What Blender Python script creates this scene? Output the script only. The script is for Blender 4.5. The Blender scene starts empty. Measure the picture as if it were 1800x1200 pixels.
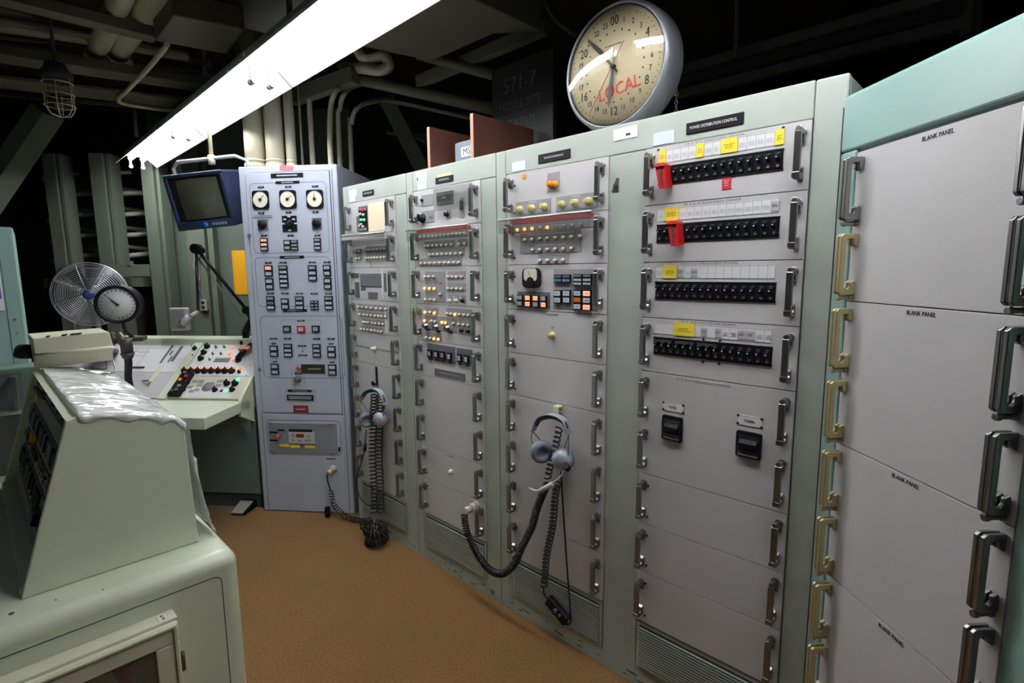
import bpy, bmesh, math, random
from mathutils import Vector, Matrix
from math import sin, cos, pi, radians, sqrt, atan2
random.seed(7)
S = bpy.context.scene
COL = S.collection
# ------------------------------------------------------------------ camera
F_, PIT, ROL, EYE = 0.9318485, radians(-7.68763), radians(-0.56339), 1.55

def cam_dir(v):                      # camera space -> world
    c, s = cos(ROL), sin(ROL)
    x, y, z = c*v[0]-s*v[1], s*v[0]+c*v[1], v[2]
    X, Y, Z = x, -z, y
    c, s = cos(PIT), sin(PIT)
    return Vector((X, c*Y-s*Z, s*Y+c*Z))

def ray(x, y):
    return cam_dir(((x-900)/1000, (600-y)/1000, -F_))
cam_d = bpy.data.cameras.new('camera')
cam = bpy.data.objects.new('camera', cam_d)
COL.objects.link(cam)
cam_d.sensor_width = 36
cam_d.lens = 36*F_/1.8
cam_d.clip_start = 0.02
m = Matrix([cam_dir((1, 0, 0)), cam_dir((0, 1, 0)), cam_dir((0, 0, 1))]).transposed().to_4x4()
m.translation = (0, 0, EYE)
cam.matrix_world = m
S.camera = cam
# ------------------------------------------------------------------ world, exposure
W = bpy.data.worlds.new('world')
S.world = W
W.use_nodes = True
W.node_tree.nodes['Background'].inputs[0].default_value = (0.75, 0.85, 1, 1)
W.node_tree.nodes['Background'].inputs[1].default_value = 0.012
S.view_settings.view_transform = 'Standard'
S.view_settings.look = 'None'
S.view_settings.gamma = 1
S.view_settings.exposure = 0.0
S.view_settings.use_curve_mapping = False
TUBE_POWER = 35.0

# ------------------------------------------------------------------ geometry of the place
def O3(x, y, z=0): return Vector((x, y, z))
EYEV = Vector((0, 0, EYE))
def atz(x, y, z):
    r = ray(x, y); return EYEV + r*((z-EYE)/r.z)
def aty(x, y, Y):
    r = ray(x, y); return EYEV + r*(Y/r.y)

class Fr:
    """upright frame: origin on the floor, local x along the face, local y into the body, z up"""
    def __init__(s, ox, oy, deg):
        s.o = Vector((ox, oy, 0)); s.a = radians(deg)
        s.r = Vector((cos(s.a), sin(s.a), 0)); s.n = Vector((-sin(s.a), cos(s.a), 0))
    def loc(s, p):
        q = Vector(p)-s.o; return Vector((q.dot(s.r), q.dot(s.n), q.z))
    def P(s, x, y, d=0.0):
        r = ray(x, y); t = ((s.o-EYEV).dot(s.n)+d)/r.dot(s.n)
        q = s.loc(EYEV+r*t); return (q.x, q.z)
    def w(s, x, y, z):
        return s.o+s.r*x+s.n*y+Vector((0, 0, z))
    def crop(s, ox, oy, k, d=0.0):
        return lambda u, v: s.P(ox+u/k, oy+v/k, d)

FR = Fr(0.4355, 1.8171, -44.0)       # the four racks
FG = Fr(-1.640, 3.305, -6.06)        # grey cabinet and the far console
FB = Fr(0.8516, 1.3545, -86.7)       # teal rack nearest the camera
# ------------------------------------------------------------------ materials
MATS = {}
def srgb(c):
    return tuple(((v/255)/12.92 if v/255 <= .04045 else ((v/255+.055)/1.055)**2.4) for v in c)+(1,)
def mat(name, rgb, rough=.5, metal=0, var=.0, scale=6, bump=0, bscale=200, emit=0, coat=0):
    if name in MATS: return MATS[name]
    M = bpy.data.materials.new(name); M.use_nodes = True
    nt = M.node_tree; b = nt.nodes['Principled BSDF']
    col = srgb(rgb)
    b.inputs['Base Color'].default_value = col
    b.inputs['Roughness'].default_value = rough
    b.inputs['Metallic'].default_value = metal
    if coat: b.inputs['Coat Weight'].default_value = coat
    if emit:
        b.inputs['Emission Color'].default_value = col
        b.inputs['Emission Strength'].default_value = emit
    if var or bump:
        tc = nt.nodes.new('ShaderNodeTexCoord')
    if var:
        n = nt.nodes.new('ShaderNodeTexNoise'); n.inputs['Scale'].default_value = scale; n.inputs['Detail'].default_value = 6
        nt.links.new(tc.outputs['Object'], n.inputs['Vector'])
        r = nt.nodes.new('ShaderNodeValToRGB')
        r.color_ramp.elements[0].position = .3; r.color_ramp.elements[1].position = .7
        r.color_ramp.elements[0].color = tuple(c*(1-var) for c in col[:3])+(1,)
        r.color_ramp.elements[1].color = tuple(min(1, c*(1+var)) for c in col[:3])+(1,)
        nt.links.new(n.outputs['Fac'], r.inputs[0]); nt.links.new(r.outputs[0], b.inputs['Base Color'])
    if bump:
        n = nt.nodes.new('ShaderNodeTexNoise'); n.inputs['Scale'].default_value = bscale; n.inputs['Detail'].default_value = 3
        nt.links.new(tc.outputs['Object'], n.inputs['Vector'])
        q = nt.nodes.new('ShaderNodeBump'); q.inputs['Strength'].default_value = bump; q.inputs['Distance'].default_value = .002
        nt.links.new(n.outputs['Fac'], q.inputs['Height']); nt.links.new(q.outputs[0], b.inputs['Normal'])
    MATS[name] = M; return M

def clear_mat(name, tint=(235, 238, 235), gl=.06, haze=0.0):
    M = bpy.data.materials.new(name); M.use_nodes = True; nt = M.node_tree
    nt.nodes.remove(nt.nodes['Principled BSDF'])
    t = nt.nodes.new('ShaderNodeBsdfTransparent'); t.inputs[0].default_value = srgb(tint)
    g = nt.nodes.new('ShaderNodeBsdfGlossy'); g.inputs['Roughness'].default_value = .04
    lw = nt.nodes.new('ShaderNodeLayerWeight'); lw.inputs['Blend'].default_value = .5
    f = nt.nodes.new('ShaderNodeMath'); f.operation = 'POWER'; f.inputs[1].default_value = 4
    f2 = nt.nodes.new('ShaderNodeMath'); f2.operation = 'MULTIPLY_ADD'; f2.inputs[1].default_value = .6; f2.inputs[2].default_value = gl
    nt.links.new(lw.outputs['Facing'], f.inputs[0]); nt.links.new(f.outputs[0], f2.inputs[0])
    mx = nt.nodes.new('ShaderNodeMixShader')
    nt.links.new(f2.outputs[0], mx.inputs[0]); nt.links.new(t.outputs[0], mx.inputs[1]); nt.links.new(g.outputs[0], mx.inputs[2])
    out = mx
    if haze:
        d = nt.nodes.new('ShaderNodeBsdfDiffuse'); d.inputs[0].default_value = (.8, .8, .82, 1)
        m2 = nt.nodes.new('ShaderNodeMixShader'); m2.inputs[0].default_value = haze
        nt.links.new(mx.outputs[0], m2.inputs[1]); nt.links.new(d.outputs[0], m2.inputs[2]); out = m2
    nt.links.new(out.outputs[0], nt.nodes['Material Output'].inputs[0])
    MATS[name] = M; return M

rackgreen = mat('sage green rack enamel', (168, 176, 169), .42, var=.05, scale=5, bump=.06, bscale=90)
panelgrey = mat('warm light grey panel paint', (195, 193, 196), .42, var=.03, scale=4, bump=.12, bscale=260)
teal = mat('pale teal enamel', (138, 168, 163), .3, var=.03, scale=3)
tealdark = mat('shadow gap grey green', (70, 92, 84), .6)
cabgrey = mat('blue grey cabinet paint', (180, 186, 204), .45, var=.03, scale=4, bump=.08, bscale=160)
groove = mat('dark groove', (48, 52, 54), .8)
deskgreen = mat('pale mint desk enamel', (214, 222, 198), .28, var=.03, scale=4, bump=.05, bscale=60)
cream = mat('cream paint', (214, 214, 188), .35, var=.03, scale=5)
chrome = mat('satin nickel plate', (140, 140, 140), .3, metal=.95)
steel = mat('dull steel', (140, 138, 134), .4, metal=1)
zinc = mat('yellow chromate plate', (184, 172, 132), .38, metal=.7)
black = mat('black plastic', (14, 15, 20), .5)
black.node_tree.nodes['Principled BSDF'].inputs['Specular IOR Level'].default_value = .25
blacksoft = mat('black rubber', (20, 20, 24), .6)
whiteplate = mat('white plate', (226, 225, 228), .5)
midgrey = mat('mid grey plate', (142, 142, 148), .5)
darkgrey = mat('dark grey plate', (92, 94, 102), .5)
rule = mat('engraved grey line', (110, 110, 118), .6)
ink = mat('black ink', (30, 30, 36), .6)
yellow = mat('yellow tag', (240, 214, 60), .6)
red = mat('red plastic', (178, 24, 28), .4)
redlabel = mat('red label', (190, 38, 52), .5)
lampoff = mat('unlit ivory lens', (214, 204, 186), .3)
lampon = mat('lit amber lens', (255, 150, 70), .4, emit=3.2)
lampon2 = mat('lit pale orange lens', (255, 158, 128), .4, emit=.9)
greenon = mat('lit green lens', (90, 255, 170), .4, emit=1.2)
amberdim = mat('amber lens', (170, 92, 20), .4, emit=.15)
bluelens = mat('blue lens', (104, 128, 168), .4)
whitelens = mat('white lens', (196, 202, 214), .35)
knobyellow = mat('yellowed knob', (200, 190, 130), .35)
orange = mat('orange plastic', (226, 140, 30), .4)
wood = mat('brown varnished wood', (84, 50, 40), .5, var=.15, scale=14)
wooddark = mat('dark brown board', (60, 40, 32), .6, var=.15, scale=10)
acrylic = clear_mat('clear acrylic', haze=.04)
glass = clear_mat('clock glass', (245, 245, 240), gl=.09)
ceilpaint = mat('olive ceiling steel paint', (94, 90, 74), .6, var=.12, scale=3)
pipepaint = mat('cream pipe paint', (190, 184, 158), .5, var=.1, scale=8)
darksteel = mat('dark shaded paint', (52, 54, 50), .8)  # one even dark grey paint
postgreen = mat('grey green post paint', (108, 118, 104), .5, var=.06, scale=4)
springgreen = mat('grey green coil paint', (160, 170, 154), .45, var=.05)

# ------------------------------------------------------------------ mesh builder
class B:
    def __init__(s): s.bm = bmesh.new(); s.k = 0; s.M = None
    def mi(s, k): s.k = k; return s
    def X(s, M): s.M = M; return s
    def _v(s, p):
        p = Vector(p)
        return s.bm.verts.new(s.M @ p if s.M else p)
    def face(s, pts, smooth=False):
        f = s.bm.faces.new([s._v(p) for p in pts]); f.material_index = s.k; f.smooth = smooth; return f
    def _faces(s, vs, idx, smooth=False):
        for i in idx:
            f = s.bm.faces.new([vs[j] for j in i]); f.material_index = s.k; f.smooth = smooth
    def box(s, x0, x1, y0, y1, z0, z1):
        v = [s._v(p) for p in ((x0, y0, z0), (x1, y0, z0), (x1, y1, z0), (x0, y1, z0), (x0, y0, z1), (x1, y0, z1), (x1, y1, z1), (x0, y1, z1))]
        s._faces(v, ((0, 3, 2, 1), (4, 5, 6, 7), (0, 1, 5, 4), (1, 2, 6, 5), (2, 3, 7, 6), (3, 0, 4, 7))); return s
    def hexa(s, p):                    # 8 points: bottom 4 then top 4
        v = [s._v(q) for q in p]
        s._faces(v, ((0, 3, 2, 1), (4, 5, 6, 7), (0, 1, 5, 4), (1, 2, 6, 5), (2, 3, 7, 6), (3, 0, 4, 7))); return s
    def prism(s, poly, ext, smooth=False):      # poly: list of 3D points, ext: extrusion vector
        e = Vector(ext); a = [s._v(p) for p in poly]; b = [s._v(Vector(p)+e) for p in poly]; n = len(poly)
        for q in (list(reversed(a)), b):
            f = s.bm.faces.new(q); f.material_index = s.k
        for i in range(n):
            f = s.bm.faces.new((a[i], a[(i+1) % n], b[(i+1) % n], b[i])); f.material_index = s.k; f.smooth = smooth
        return s
    def cyl(s, p, q, r, r2=None, n=16, caps=True):
        p, q = Vector(p), Vector(q); r2 = r if r2 is None else r2
        d = (q-p).normalized(); u = d.orthogonal().normalized(); w = d.cross(u)
        A = [s._v(p+(u*cos(2*pi*i/n)+w*sin(2*pi*i/n))*r) for i in range(n)]
        C = [s._v(q+(u*cos(2*pi*i/n)+w*sin(2*pi*i/n))*r2) for i in range(n)]
        for i in range(n):
            f = s.bm.faces.new((A[i], A[(i+1) % n], C[(i+1) % n], C[i])); f.material_index = s.k; f.smooth = True
        if caps:
            for q_ in (list(reversed(A)), C):
                f = s.bm.faces.new(q_); f.material_index = s.k
        return s
    def tube(s, pts, r, n=8, caps=True, closed=False):
        P = [Vector(p) for p in pts]; L = len(P); rings = []; u = None
        for i in range(L):
            if closed: d = P[(i+1) % L]-P[i-1]
            else: d = P[min(i+1, L-1)]-P[max(i-1, 0)]
            d.normalize()
            if u is None: u = d.orthogonal().normalized()
            else:
                u = u-d*u.dot(d)
                u = u.normalized() if u.length > 1e-6 else d.orthogonal().normalized()
            w = d.cross(u); rr = r(i/(L-1)) if callable(r) else r
            rings.append([s._v(P[i]+(u*cos(2*pi*k/n)+w*sin(2*pi*k/n))*rr) for k in range(n)])
        for i in range(L if closed else L-1):
            A, C = rings[i], rings[(i+1) % L]
            for k in range(n):
                f = s.bm.faces.new((A[k], A[(k+1) % n], C[(k+1) % n], C[k])); f.material_index = s.k; f.smooth = True
        if caps and not closed:
            for q_ in (list(reversed(rings[0])), rings[-1]):
                f = s.bm.faces.new(q_); f.material_index = s.k
        return s
    def lathe(s, prof, c=(0, 0, 0), axis=(0, 0, 1), n=48, smooth=True):   # prof [(r,h)]
        c = Vector(c); d = Vector(axis).normalized(); u = d.orthogonal().normalized(); w = d.cross(u); rings = []
        for r, h in prof:
            if r < 1e-6: rings.append([s._v(c+d*h)])
            else: rings.append([s._v(c+d*h+(u*cos(2*pi*i/n)+w*sin(2*pi*i/n))*r) for i in range(n)])
        for A, C in zip(rings, rings[1:]):
            for i in range(n):
                j = (i+1) % n
                q = [A[0], C[j], C[i]] if len(A) == 1 else ([A[i], A[j], C[0]] if len(C) == 1 else [A[i], A[j], C[j], C[i]])
                if len(A) == 1 and len(C) == 1: continue
                f = s.bm.faces.new(q); f.material_index = s.k; f.smooth = smooth
        return s
    def mesh(s, name, mats):
        bmesh.ops.recalc_face_normals(s.bm, faces=s.bm.faces)
        me = bpy.data.meshes.new(name); s.bm.to_mesh(me); s.bm.free()
        for q in (mats if isinstance(mats, (list, tuple)) else [mats]): me.materials.append(q)
        return me
    def obj(s, name, mats, parent=None, bevel=0, seg=2, label=None):
        return mk(name, s.mesh(name, mats), parent, bevel, seg, label)

def mk(name, me, parent=None, bevel=0, seg=2, label=None, loc=None, rot=None):
    o = bpy.data.objects.new(name, me); COL.objects.link(o)
    if parent: o.parent = parent
    if bevel:
        b = o.modifiers.new('bevel', 'BEVEL'); b.width = bevel; b.segments = seg; b.limit_method = 'ANGLE'; b.angle_limit = radians(40)
        if seg >= 3:
            b.harden_normals = True
            for q_ in me.polygons: q_.use_smooth = True
    if label: o['label'] = label
    if loc is not None: o.location = loc
    if rot is not None: o.rotation_euler = rot
    return o
def tag(o, label, cat, group=None, kind=None):
    o['label'] = label; o['category'] = cat
    if group: o['group'] = group
    if kind: o['kind'] = kind
    return o
def struct(o): o['kind'] = 'structure'; return o
def root(name, fr, label, cat, group=None, x=0, y=0, z=0, rz=0):
    o = bpy.data.objects.new(name, None); COL.objects.link(o); o.empty_display_size = .05
    p = fr.w(x, y, z) if fr else Vector((x, y, z))
    o.location = p; o.rotation_euler = (0, 0, (fr.a if fr else 0)+rz)
    return tag(o, label, cat, group)

FONT_CACHE = {}
def text_mesh(txt, size, ext=.0004, align='CENTER', space=1.0):
    k = (txt, size, align, space)
    if k not in FONT_CACHE:
        c = bpy.data.curves.new('lettering', 'FONT'); c.body = txt; c.size = size; c.align_x = align; c.align_y = 'CENTER'
        c.space_character = space; c.extrude = ext; c.resolution_u = 2
        o = bpy.data.objects.new('lettering', c); COL.objects.link(o)
        me = bpy.data.meshes.new_from_object(o); bpy.data.objects.remove(o); FONT_CACHE[k] = me
    return FONT_CACHE[k].copy()
def text(parent, txt, x, z, size, m_, y=-.001, name='lettering', sx=1, rot=0, align='CENTER', space=1.0, bold=0):
    me = text_mesh(txt, size, align=align, space=space); me.materials.clear(); me.materials.append(m_)
    o = mk(name, me, parent, loc=(x, y, z), rot=(pi/2, rot, 0)); o.scale = (sx, 1, 1); return o

def arc(c, r, a0, a1, n, plane='xz'):
    out = []
    for i in range(n+1):
        a = radians(a0+(a1-a0)*i/n); u, v = r*cos(a), r*sin(a)
        out.append((c[0]+u, c[1], c[2]+v) if plane == 'xz' else ((c[0]+u, c[1]+v, c[2]) if plane == 'xy' else (c[0], c[1]+u, c[2]+v)))
    return out
def spline(pts, n=10):
    P = [Vector(p) for p in pts]; out = []
    for i in range(len(P)-1):
        a, b, c, d = P[max(i-1, 0)], P[i], P[i+1], P[min(i+2, len(P)-1)]
        for k in range(n):
            t = k/n
            out.append(.5*((2*b)+(c-a)*t+(2*a-5*b+4*c-d)*t*t+(3*b-3*c+d-a)*t**3))
    out.append(P[-1]); return out
def coil(pts, R, turns, n=10, sub=14, R2=None):
    """helix of radius R about a path"""
    path = spline(pts, 24); L = [0]
    for a, b in zip(path, path[1:]): L.append(L[-1]+(b-a).length)
    N = int(turns*n); out = []; u = None; j = 0
    for i in range(N+1):
        t = i/N*L[-1]
        while j < len(L)-2 and L[j+1] < t: j += 1
        f = (t-L[j])/max(1e-9, L[j+1]-L[j]); p = path[j].lerp(path[j+1], f); d = (path[j+1]-path[j]).normalized()
        if u is None: u = d.orthogonal().normalized()
        u = (u-d*u.dot(d)).normalized(); w = d.cross(u); a = 2*pi*turns*i/N
        rr = R if R2 is None else R+(R2-R)*i/N
        out.append(p+(u*cos(a)+w*sin(a))*rr)
    return out

def plate(parent, P, u0, v0, u1, v1, m_, name='label_plate', y=-.004, d=.002, b=0, label=None):
    """thin rectangular plate whose corners lie under crop points (u0,v0) (u1,v1)"""
    x0, z1 = P(u0, v0); x1, z0 = P(u1, v1)
    if z0 > z1: z0, z1 = z1, z0
    return B().box(x0, x1, y-d, y+.001, z0, z1).obj(name, m_, parent, bevel=b, label=label)
def rrect(x0, x1, z0, z1, r, y, n=5):
    pts = []
    for cx, cz, a in ((x1-r, z1-r, 0), (x0+r, z1-r, 90), (x0+r, z0+r, 180), (x1-r, z0+r, 270)):
        for i in range(n+1):
            t = radians(a+90*i/n); pts.append((cx+r*cos(t), y, cz+r*sin(t)))
    return pts

# ================================================================== THE SETTING
def room():
    g = mat('brown orange carpet', (120, 82, 30), .95, var=.6, scale=95, bump=1, bscale=700)
    nt = g.node_tree
    b = nt.nodes['Principled BSDF']
    b.inputs['Sheen Weight'].default_value = .15
    n = [q for q in nt.nodes if q.type == 'TEX_NOISE' and q.inputs['Scale'].default_value == 95][0]; n.inputs['Detail'].default_value = 9; n.inputs['Roughness'].default_value = .85; n.inputs['Scale'].default_value = 130
    n2 = nt.nodes.new('ShaderNodeTexNoise'); n2.inputs['Scale'].default_value = 2.2; n2.inputs['Detail'].default_value = 5
    tc = [q for q in nt.nodes if q.type == 'TEX_COORD'][0]; nt.links.new(tc.outputs['Object'], n2.inputs['Vector'])
    hs = nt.nodes.new('ShaderNodeMix'); hs.data_type = 'RGBA'; hs.blend_type = 'MULTIPLY'; hs.inputs[0].default_value = .55
    rp = nt.nodes.new('ShaderNodeValToRGB'); rp.color_ramp.elements[0].position = .35; rp.color_ramp.elements[1].position = .65
    rp.color_ramp.elements[0].color = (.72, .78, .95, 1); rp.color_ramp.elements[1].color = (1, 1, 1, 1)
    cr = [q for q in nt.nodes if q.type == 'VALTORGB' and q != rp][0]
    nt.links.new(n2.outputs['Fac'], rp.inputs[0]); nt.links.new(cr.outputs[0], hs.inputs[6]); nt.links.new(rp.outputs[0], hs.inputs[7]); nt.links.new(hs.outputs[2], b.inputs['Base Color'])
    cr.color_ramp.elements[0].position = .40; cr.color_ramp.elements[1].position = .60
    struct(B().box(-5.5, 4.5, -2.2, 6.6, -.1, 0).obj('floor', g))
    dk = mat('dark grey green wall paint', (58, 64, 60), .8, var=.1, scale=2)
    struct(B().box(-5.5, 4.5, 6.5, 6.7, 0, 3.6).obj('wall_back', dk))
    struct(B().box(-5.7, -5.5, -2.2, 6.7, 0, 3.6).obj('wall_left', dk))
    struct(B().box(4.5, 4.7, -2.2, 6.7, 0, 3.6).obj('wall_right', dk))
    struct(B().box(-5.7, 4.7, -2.4, -2.2, 0, 3.6).obj('wall_front', dk))
    struct(B().box(-5.7, 4.7, -2.4, 6.7, 3.6, 3.75).obj('ceiling', mat('dark olive ceiling paint', (58, 56, 48), .85, var=.15, scale=2)))
room()

# ================================================================== FLUORESCENT FIXTURES
TA = radians(-45)
TD = Vector((cos(TA), sin(TA), 0)); TN = Vector((-sin(TA), cos(TA), 0))
T0 = Vector((-3.331, 4.896, 2.5))
tubeglow = mat('glowing fluorescent tube', (250, 252, 255), .5, emit=TUBE_POWER)
fixwhite = mat('white baked reflector enamel', (236, 236, 228), .35)
socketgrey = mat('grey tube socket', (120, 120, 124), .45)
def fixture(s0, L, label, glow=None):
    o = root('fluorescent_fixture', None, label, 'ceiling light', 'end to end fluorescent fixtures', *(T0+TD*s0))
    o.rotation_euler = (0, 0, TA)
    w = .155
    b = B()
    # trough: sloped reflector wings and a spine box on top
    prof = [(-w, 0), (-w, .014), (-.075, .082), (-.075, .12), (.075, .12), (.075, .082), (w, .014), (w, 0), (w-.003, .002), (.073, .078), (-.073, .078), (-w+.003, .002)]
    b.prism([(0.002, y, z) for y, z in prof], (L-.004, 0, 0))
    b.obj('reflector', fixwhite, o)
    for sy in (-.045, .045):
        B().cyl((.03, sy, .057), (L-.03, sy, .057), .019, n=14).obj('fluorescent_tube', glow or tubeglow, o)
        for x in (.014, L-.014):
            B().box(x-.008, x+.008, sy-.010, sy+.010, -.010, .072).cyl((x-.011, sy, -.012), (x+.011, sy, -.012), .017, n=16).obj('tube_socket', socketgrey, o, bevel=.002)
    for t in (.25, .75): B().box(t*L-.01, t*L+.01, -.01, .01, .12, 1.1).obj('hanger', mat('hanger rod paint', (70, 68, 60), .6), o)
    for sy in (-1, 1): B().prism([(L-.006, sy*w, -.001), (L-.006, sy*w, .014), (L-.006, sy*.073, .082), (L-.006, sy*.073, .070)], (.005, 0, 0)).obj('end_plate', socketgrey, o)
    return o
LAB = ['glowing twin-tube fluorescent trough at the far end, above the desk console', 'glowing twin-tube trough second from the far end of the row',
       'glowing twin-tube trough at the upper edge of the picture, third of its row', 'glowing twin-tube trough fourth from the far end, overhead beyond the frame', 'glowing twin-tube trough nearest the teal rack, overhead beyond the frame']
for i in range(4):
    fixture(i*1.48+(0 if i < 3 else .16), 1.472, LAB[i])

for i in range(2):  # unseen pair of troughs added behind the camera as weak fill light
    f = fixture(0, 1.18, ['twin-tube fluorescent trough of the row behind the viewer, outside the frame', 'second twin-tube fluorescent trough behind the viewer, outside the frame'][i], mat('dim old fluorescent tube', (250, 250, 240), .5, emit=1.5))
    f.location = (-1.9+1.2*i, -1.3, 2.5); f.rotation_euler = (0, 0, 0)

# ================================================================== RACK PARTS
def handle_mesh(big=False, m_=None):
    """G shaped pull: y is out of the panel (negative), profile in yz, extruded along x"""
    s = 1.0; H = .128 if not big else .150; D = .046 if not big else .048; t = .012 if not big else .014; w = .017 if not big else .022
    h = H/2; f = -.0045
    prof = [(f, h), (-D+.006, h), (-D, h-.006), (-D, -h+.006), (-D+.006, -h), (f, -h), (f, -h+.030), (f-.004, -h+.036), (f-.014, -h+.030), (f-.014, -h+t+.006), (f-.019, -h+t), (-D+t+.004, -h+t), (-D+t, -h+t+.004), (-D+t, h-t-.004), (-D+t+.004, h-t), (f-.013, h-t), (f-.013, h-.026), (f-.006, h-.032), (f, h-.032)]
    b = B()
    if big:
        for sx in (-1, 1):
            b.prism([(sx*w/2-(.0 if sx < 0 else .009), y, z) for y, z in prof], (.009, 0, 0))
        b.prism([(-w/2+.009, y, z) for y, z in [(-D+.0008, h-.006), (-D+.0008, -h+.006), (-D+t-.002, -h+.01), (-D+t-.002, h-.01)]], (w-.018, 0, 0))
    else:
        b.prism([(-w/2, y, z) for y, z in prof], (w, 0, 0))
        b.box(-w/2-.0015, w/2+.0015, -D-.002, -D+.010, -h+.004, -h+.018)
    if big:
        b.cyl((0, -D+.012, -h-.008), (0, -.002, -h-.008), .0055, n=10).cyl((0, -D+.004, -h-.008), (0, -D+.014, -h-.008), .0075, n=10).cyl((0, -.014, -h-.008), (0, -.004, -h-.008), .0075, n=10)
    else:
        b.cyl((0, -D+.002, h+.001), (0, -.003, h-.004), .008, n=12)
        b.cyl((0, -.014, h-.002), (0, -.003, h-.004), .0115, n=12)
    return b.mesh('handle', m_)
H_CH = handle_mesh(False, chrome); H_BC = handle_mesh(True, chrome); H_BZ = handle_mesh(True, zinc)
def handles(p, xs, zc, me=None):
    for x in xs:
        mk('handle', me or H_CH, p, bevel=.0015, seg=2, loc=(x, 0, zc))
_scr = B().cyl((0, -.006, 0), (0, -.0035, 0), .0042, n=10).mesh('screw', ink)
def screws(p, pts):
    for x, z in pts: mk('screw', _scr, p, loc=(x, 0, z))
def rack_panel(rk, x0, x1, z0, z1, m_=panelgrey, name='rack_panel', y=-.004, label=None):
    g = .0012
    return B().box(x0+g, x1-g, y, .003, z0+g, z1-g).obj(name, m_, rk, bevel=.0008, label=label)
def vent(rk, x0, x1, z0, z1):
    b = B().box(x0, x1, -.001, .002, z0, z1)
    b.mi(1).box(x0+.012, x1-.012, -.0035, -.0028, z0+.02, z1-.012)  # dark sheet takes the place of shade between the slats
    b.mi(0); n = 15
    for i in range(n):
        z = z0+.024+i*(z1-z0-.040)/n
        b.box(x0+.012, x1-.012, -.0075, -.003, z, z+.0048)
    b.obj('vent_grille', [rackgreen, groove], rk)

_lamp = {}
def lamp_mesh(lit):
    if lit not in _lamp:
        m_ = {0: lampoff, 1: lampon, 2: knobyellow, 3: redlabel, 4: greenon}[lit]
        b = B().mi(0).lathe([(.0085, 0), (.0085, .004), (.007, .005)], (0, -.006, 0), (0, -1, 0), n=12)
        b.mi(1).lathe([(.0068, .004), (.0068, .009), (.0052, .013), (0, .0145)], (0, -.006, 0), (0, -1, 0), n=12)
        _lamp[lit] = b.mesh('indicator_lamp', [steel, m_])
    return _lamp[lit]
def lamps(p, P, pts, lit=0, name='indicator_lamp'):
    for u, v in pts:
        x, z = P(u, v); mk(name, lamp_mesh(lit), p, loc=(x, 0, z))
_kn = {}
def knob(p, x, z, r=.012, m_=black, h=.018, y=-.004, name='knob', cap=None):
    k = (round(r, 4), m_.name, round(h, 3))
    if k not in _kn:
        b = B().lathe([(r*1.15, 0), (r*1.15, h*.2), (r*.9, h*.3), (r*.8, h), (r*.7, h*1.08), (0, h*1.08)], (0, 0, 0), (0, -1, 0), n=16)
        b.box(-r*.12, r*.12, -h*1.3, -h*.9, -r*.2, r*.95)
        _kn[k] = b.mesh('knob', m_)
    return mk(name, _kn[k], p, loc=(x, y, z))
def printbars(p, x, z, w, rows=3, h=.0022, gap=.0022, m_=ink, y=-.0065, seed=0, name='small_print'):
    rnd = random.Random(seed*7+int(x*1000)+int(z*991)); b = B()
    for i in range(rows):
        zz = z+(rows/2-.5-i)*(h+gap); ww = w*rnd.uniform(.6, 1)
        x0 = x-ww/2
        while x0 < x+ww/2-.001:
            l = rnd.uniform(.0035, .009); b.box(x0, min(x0+l, x+ww/2), y-.0003, y, zz-h/2, zz+h/2); x0 += l+.002
    return b.obj(name, m_, p)
def lined(p, x0, x1, z0, z1, y=-.0046, t=.0011, m_=rule, cells=(), r=.004, name='outline'):
    b = B()
    o = rrect(x0, x1, z0, z1, r, y, 4); i_ = rrect(x0+t, x1-t, z0+t, z1-t, max(r-t, .0005), y, 4); n = len(o)
    for k in range(n): b.face([o[k], o[(k+1) % n], i_[(k+1) % n], i_[k]])
    for c in cells: b.face([(c-t/2, y, z0), (c+t/2, y, z0), (c+t/2, y, z1), (c-t/2, y, z1)])
    return b.obj(name, m_, p)
def indicator(p, x0, x1, z0, z1, nc, nr, cols, bez=black, y=-.004, name='indicator_light', frac=.12):
    """lens block; cols: lens materials row by row from the top"""
    mats = [bez]; b = B().box(x0, x1, y-.008, y+.001, z0, z1)
    cw = (x1-x0)/nc; ch = (z1-z0)/nr; g = frac*min(cw, ch)+.0012
    for r_ in range(nr):
        for c in range(nc):
            m_ = cols[(r_*nc+c) % len(cols)]
            if m_ not in mats: mats.append(m_)
            b.mi(mats.index(m_)).box(x0+c*cw+g, x0+(c+1)*cw-g, y-.0105, y-.004, z1-(r_+1)*ch+g, z1-r_*ch-g)
            if m_ in (whitelens, lampon2, bluelens):
                if ink not in mats: mats.append(ink)
                zc = z1-(r_+.5)*ch; xc = x0+(c+.5)*cw
                b.mi(mats.index(ink)).box(xc-cw*.2, xc+cw*.2, y-.0109, y-.0100, zc-.0009, zc+.0009)
    return b.obj(name, mats, p, bevel=.0008)
def guard(p, x0, x1, z0, z1, top=None, redstrip=True, tilt=.0):
    """clear acrylic dust guard with a bright rod along its upper edge"""
    b = B(); y = -.045
    b.box(x0, x1, y-.002, y, z0, z1)
    b.box(x0, x1, y, -.006, z1-.002, z1)
    g = b.obj('clear_guard', acrylic, p)
    r = B().cyl((x0-.004, y, z1), (x1+.004, y, z1), .0045, n=10).obj('guard_rod', mat('bright aluminium', (214, 212, 206), .25, metal=.7), p)
    if redstrip:
        B().box(x0+.03, x1-.02, -.0065, -.004, z1-.016, z1-.002).obj('red_strip', redlabel, p)
    return g

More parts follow.
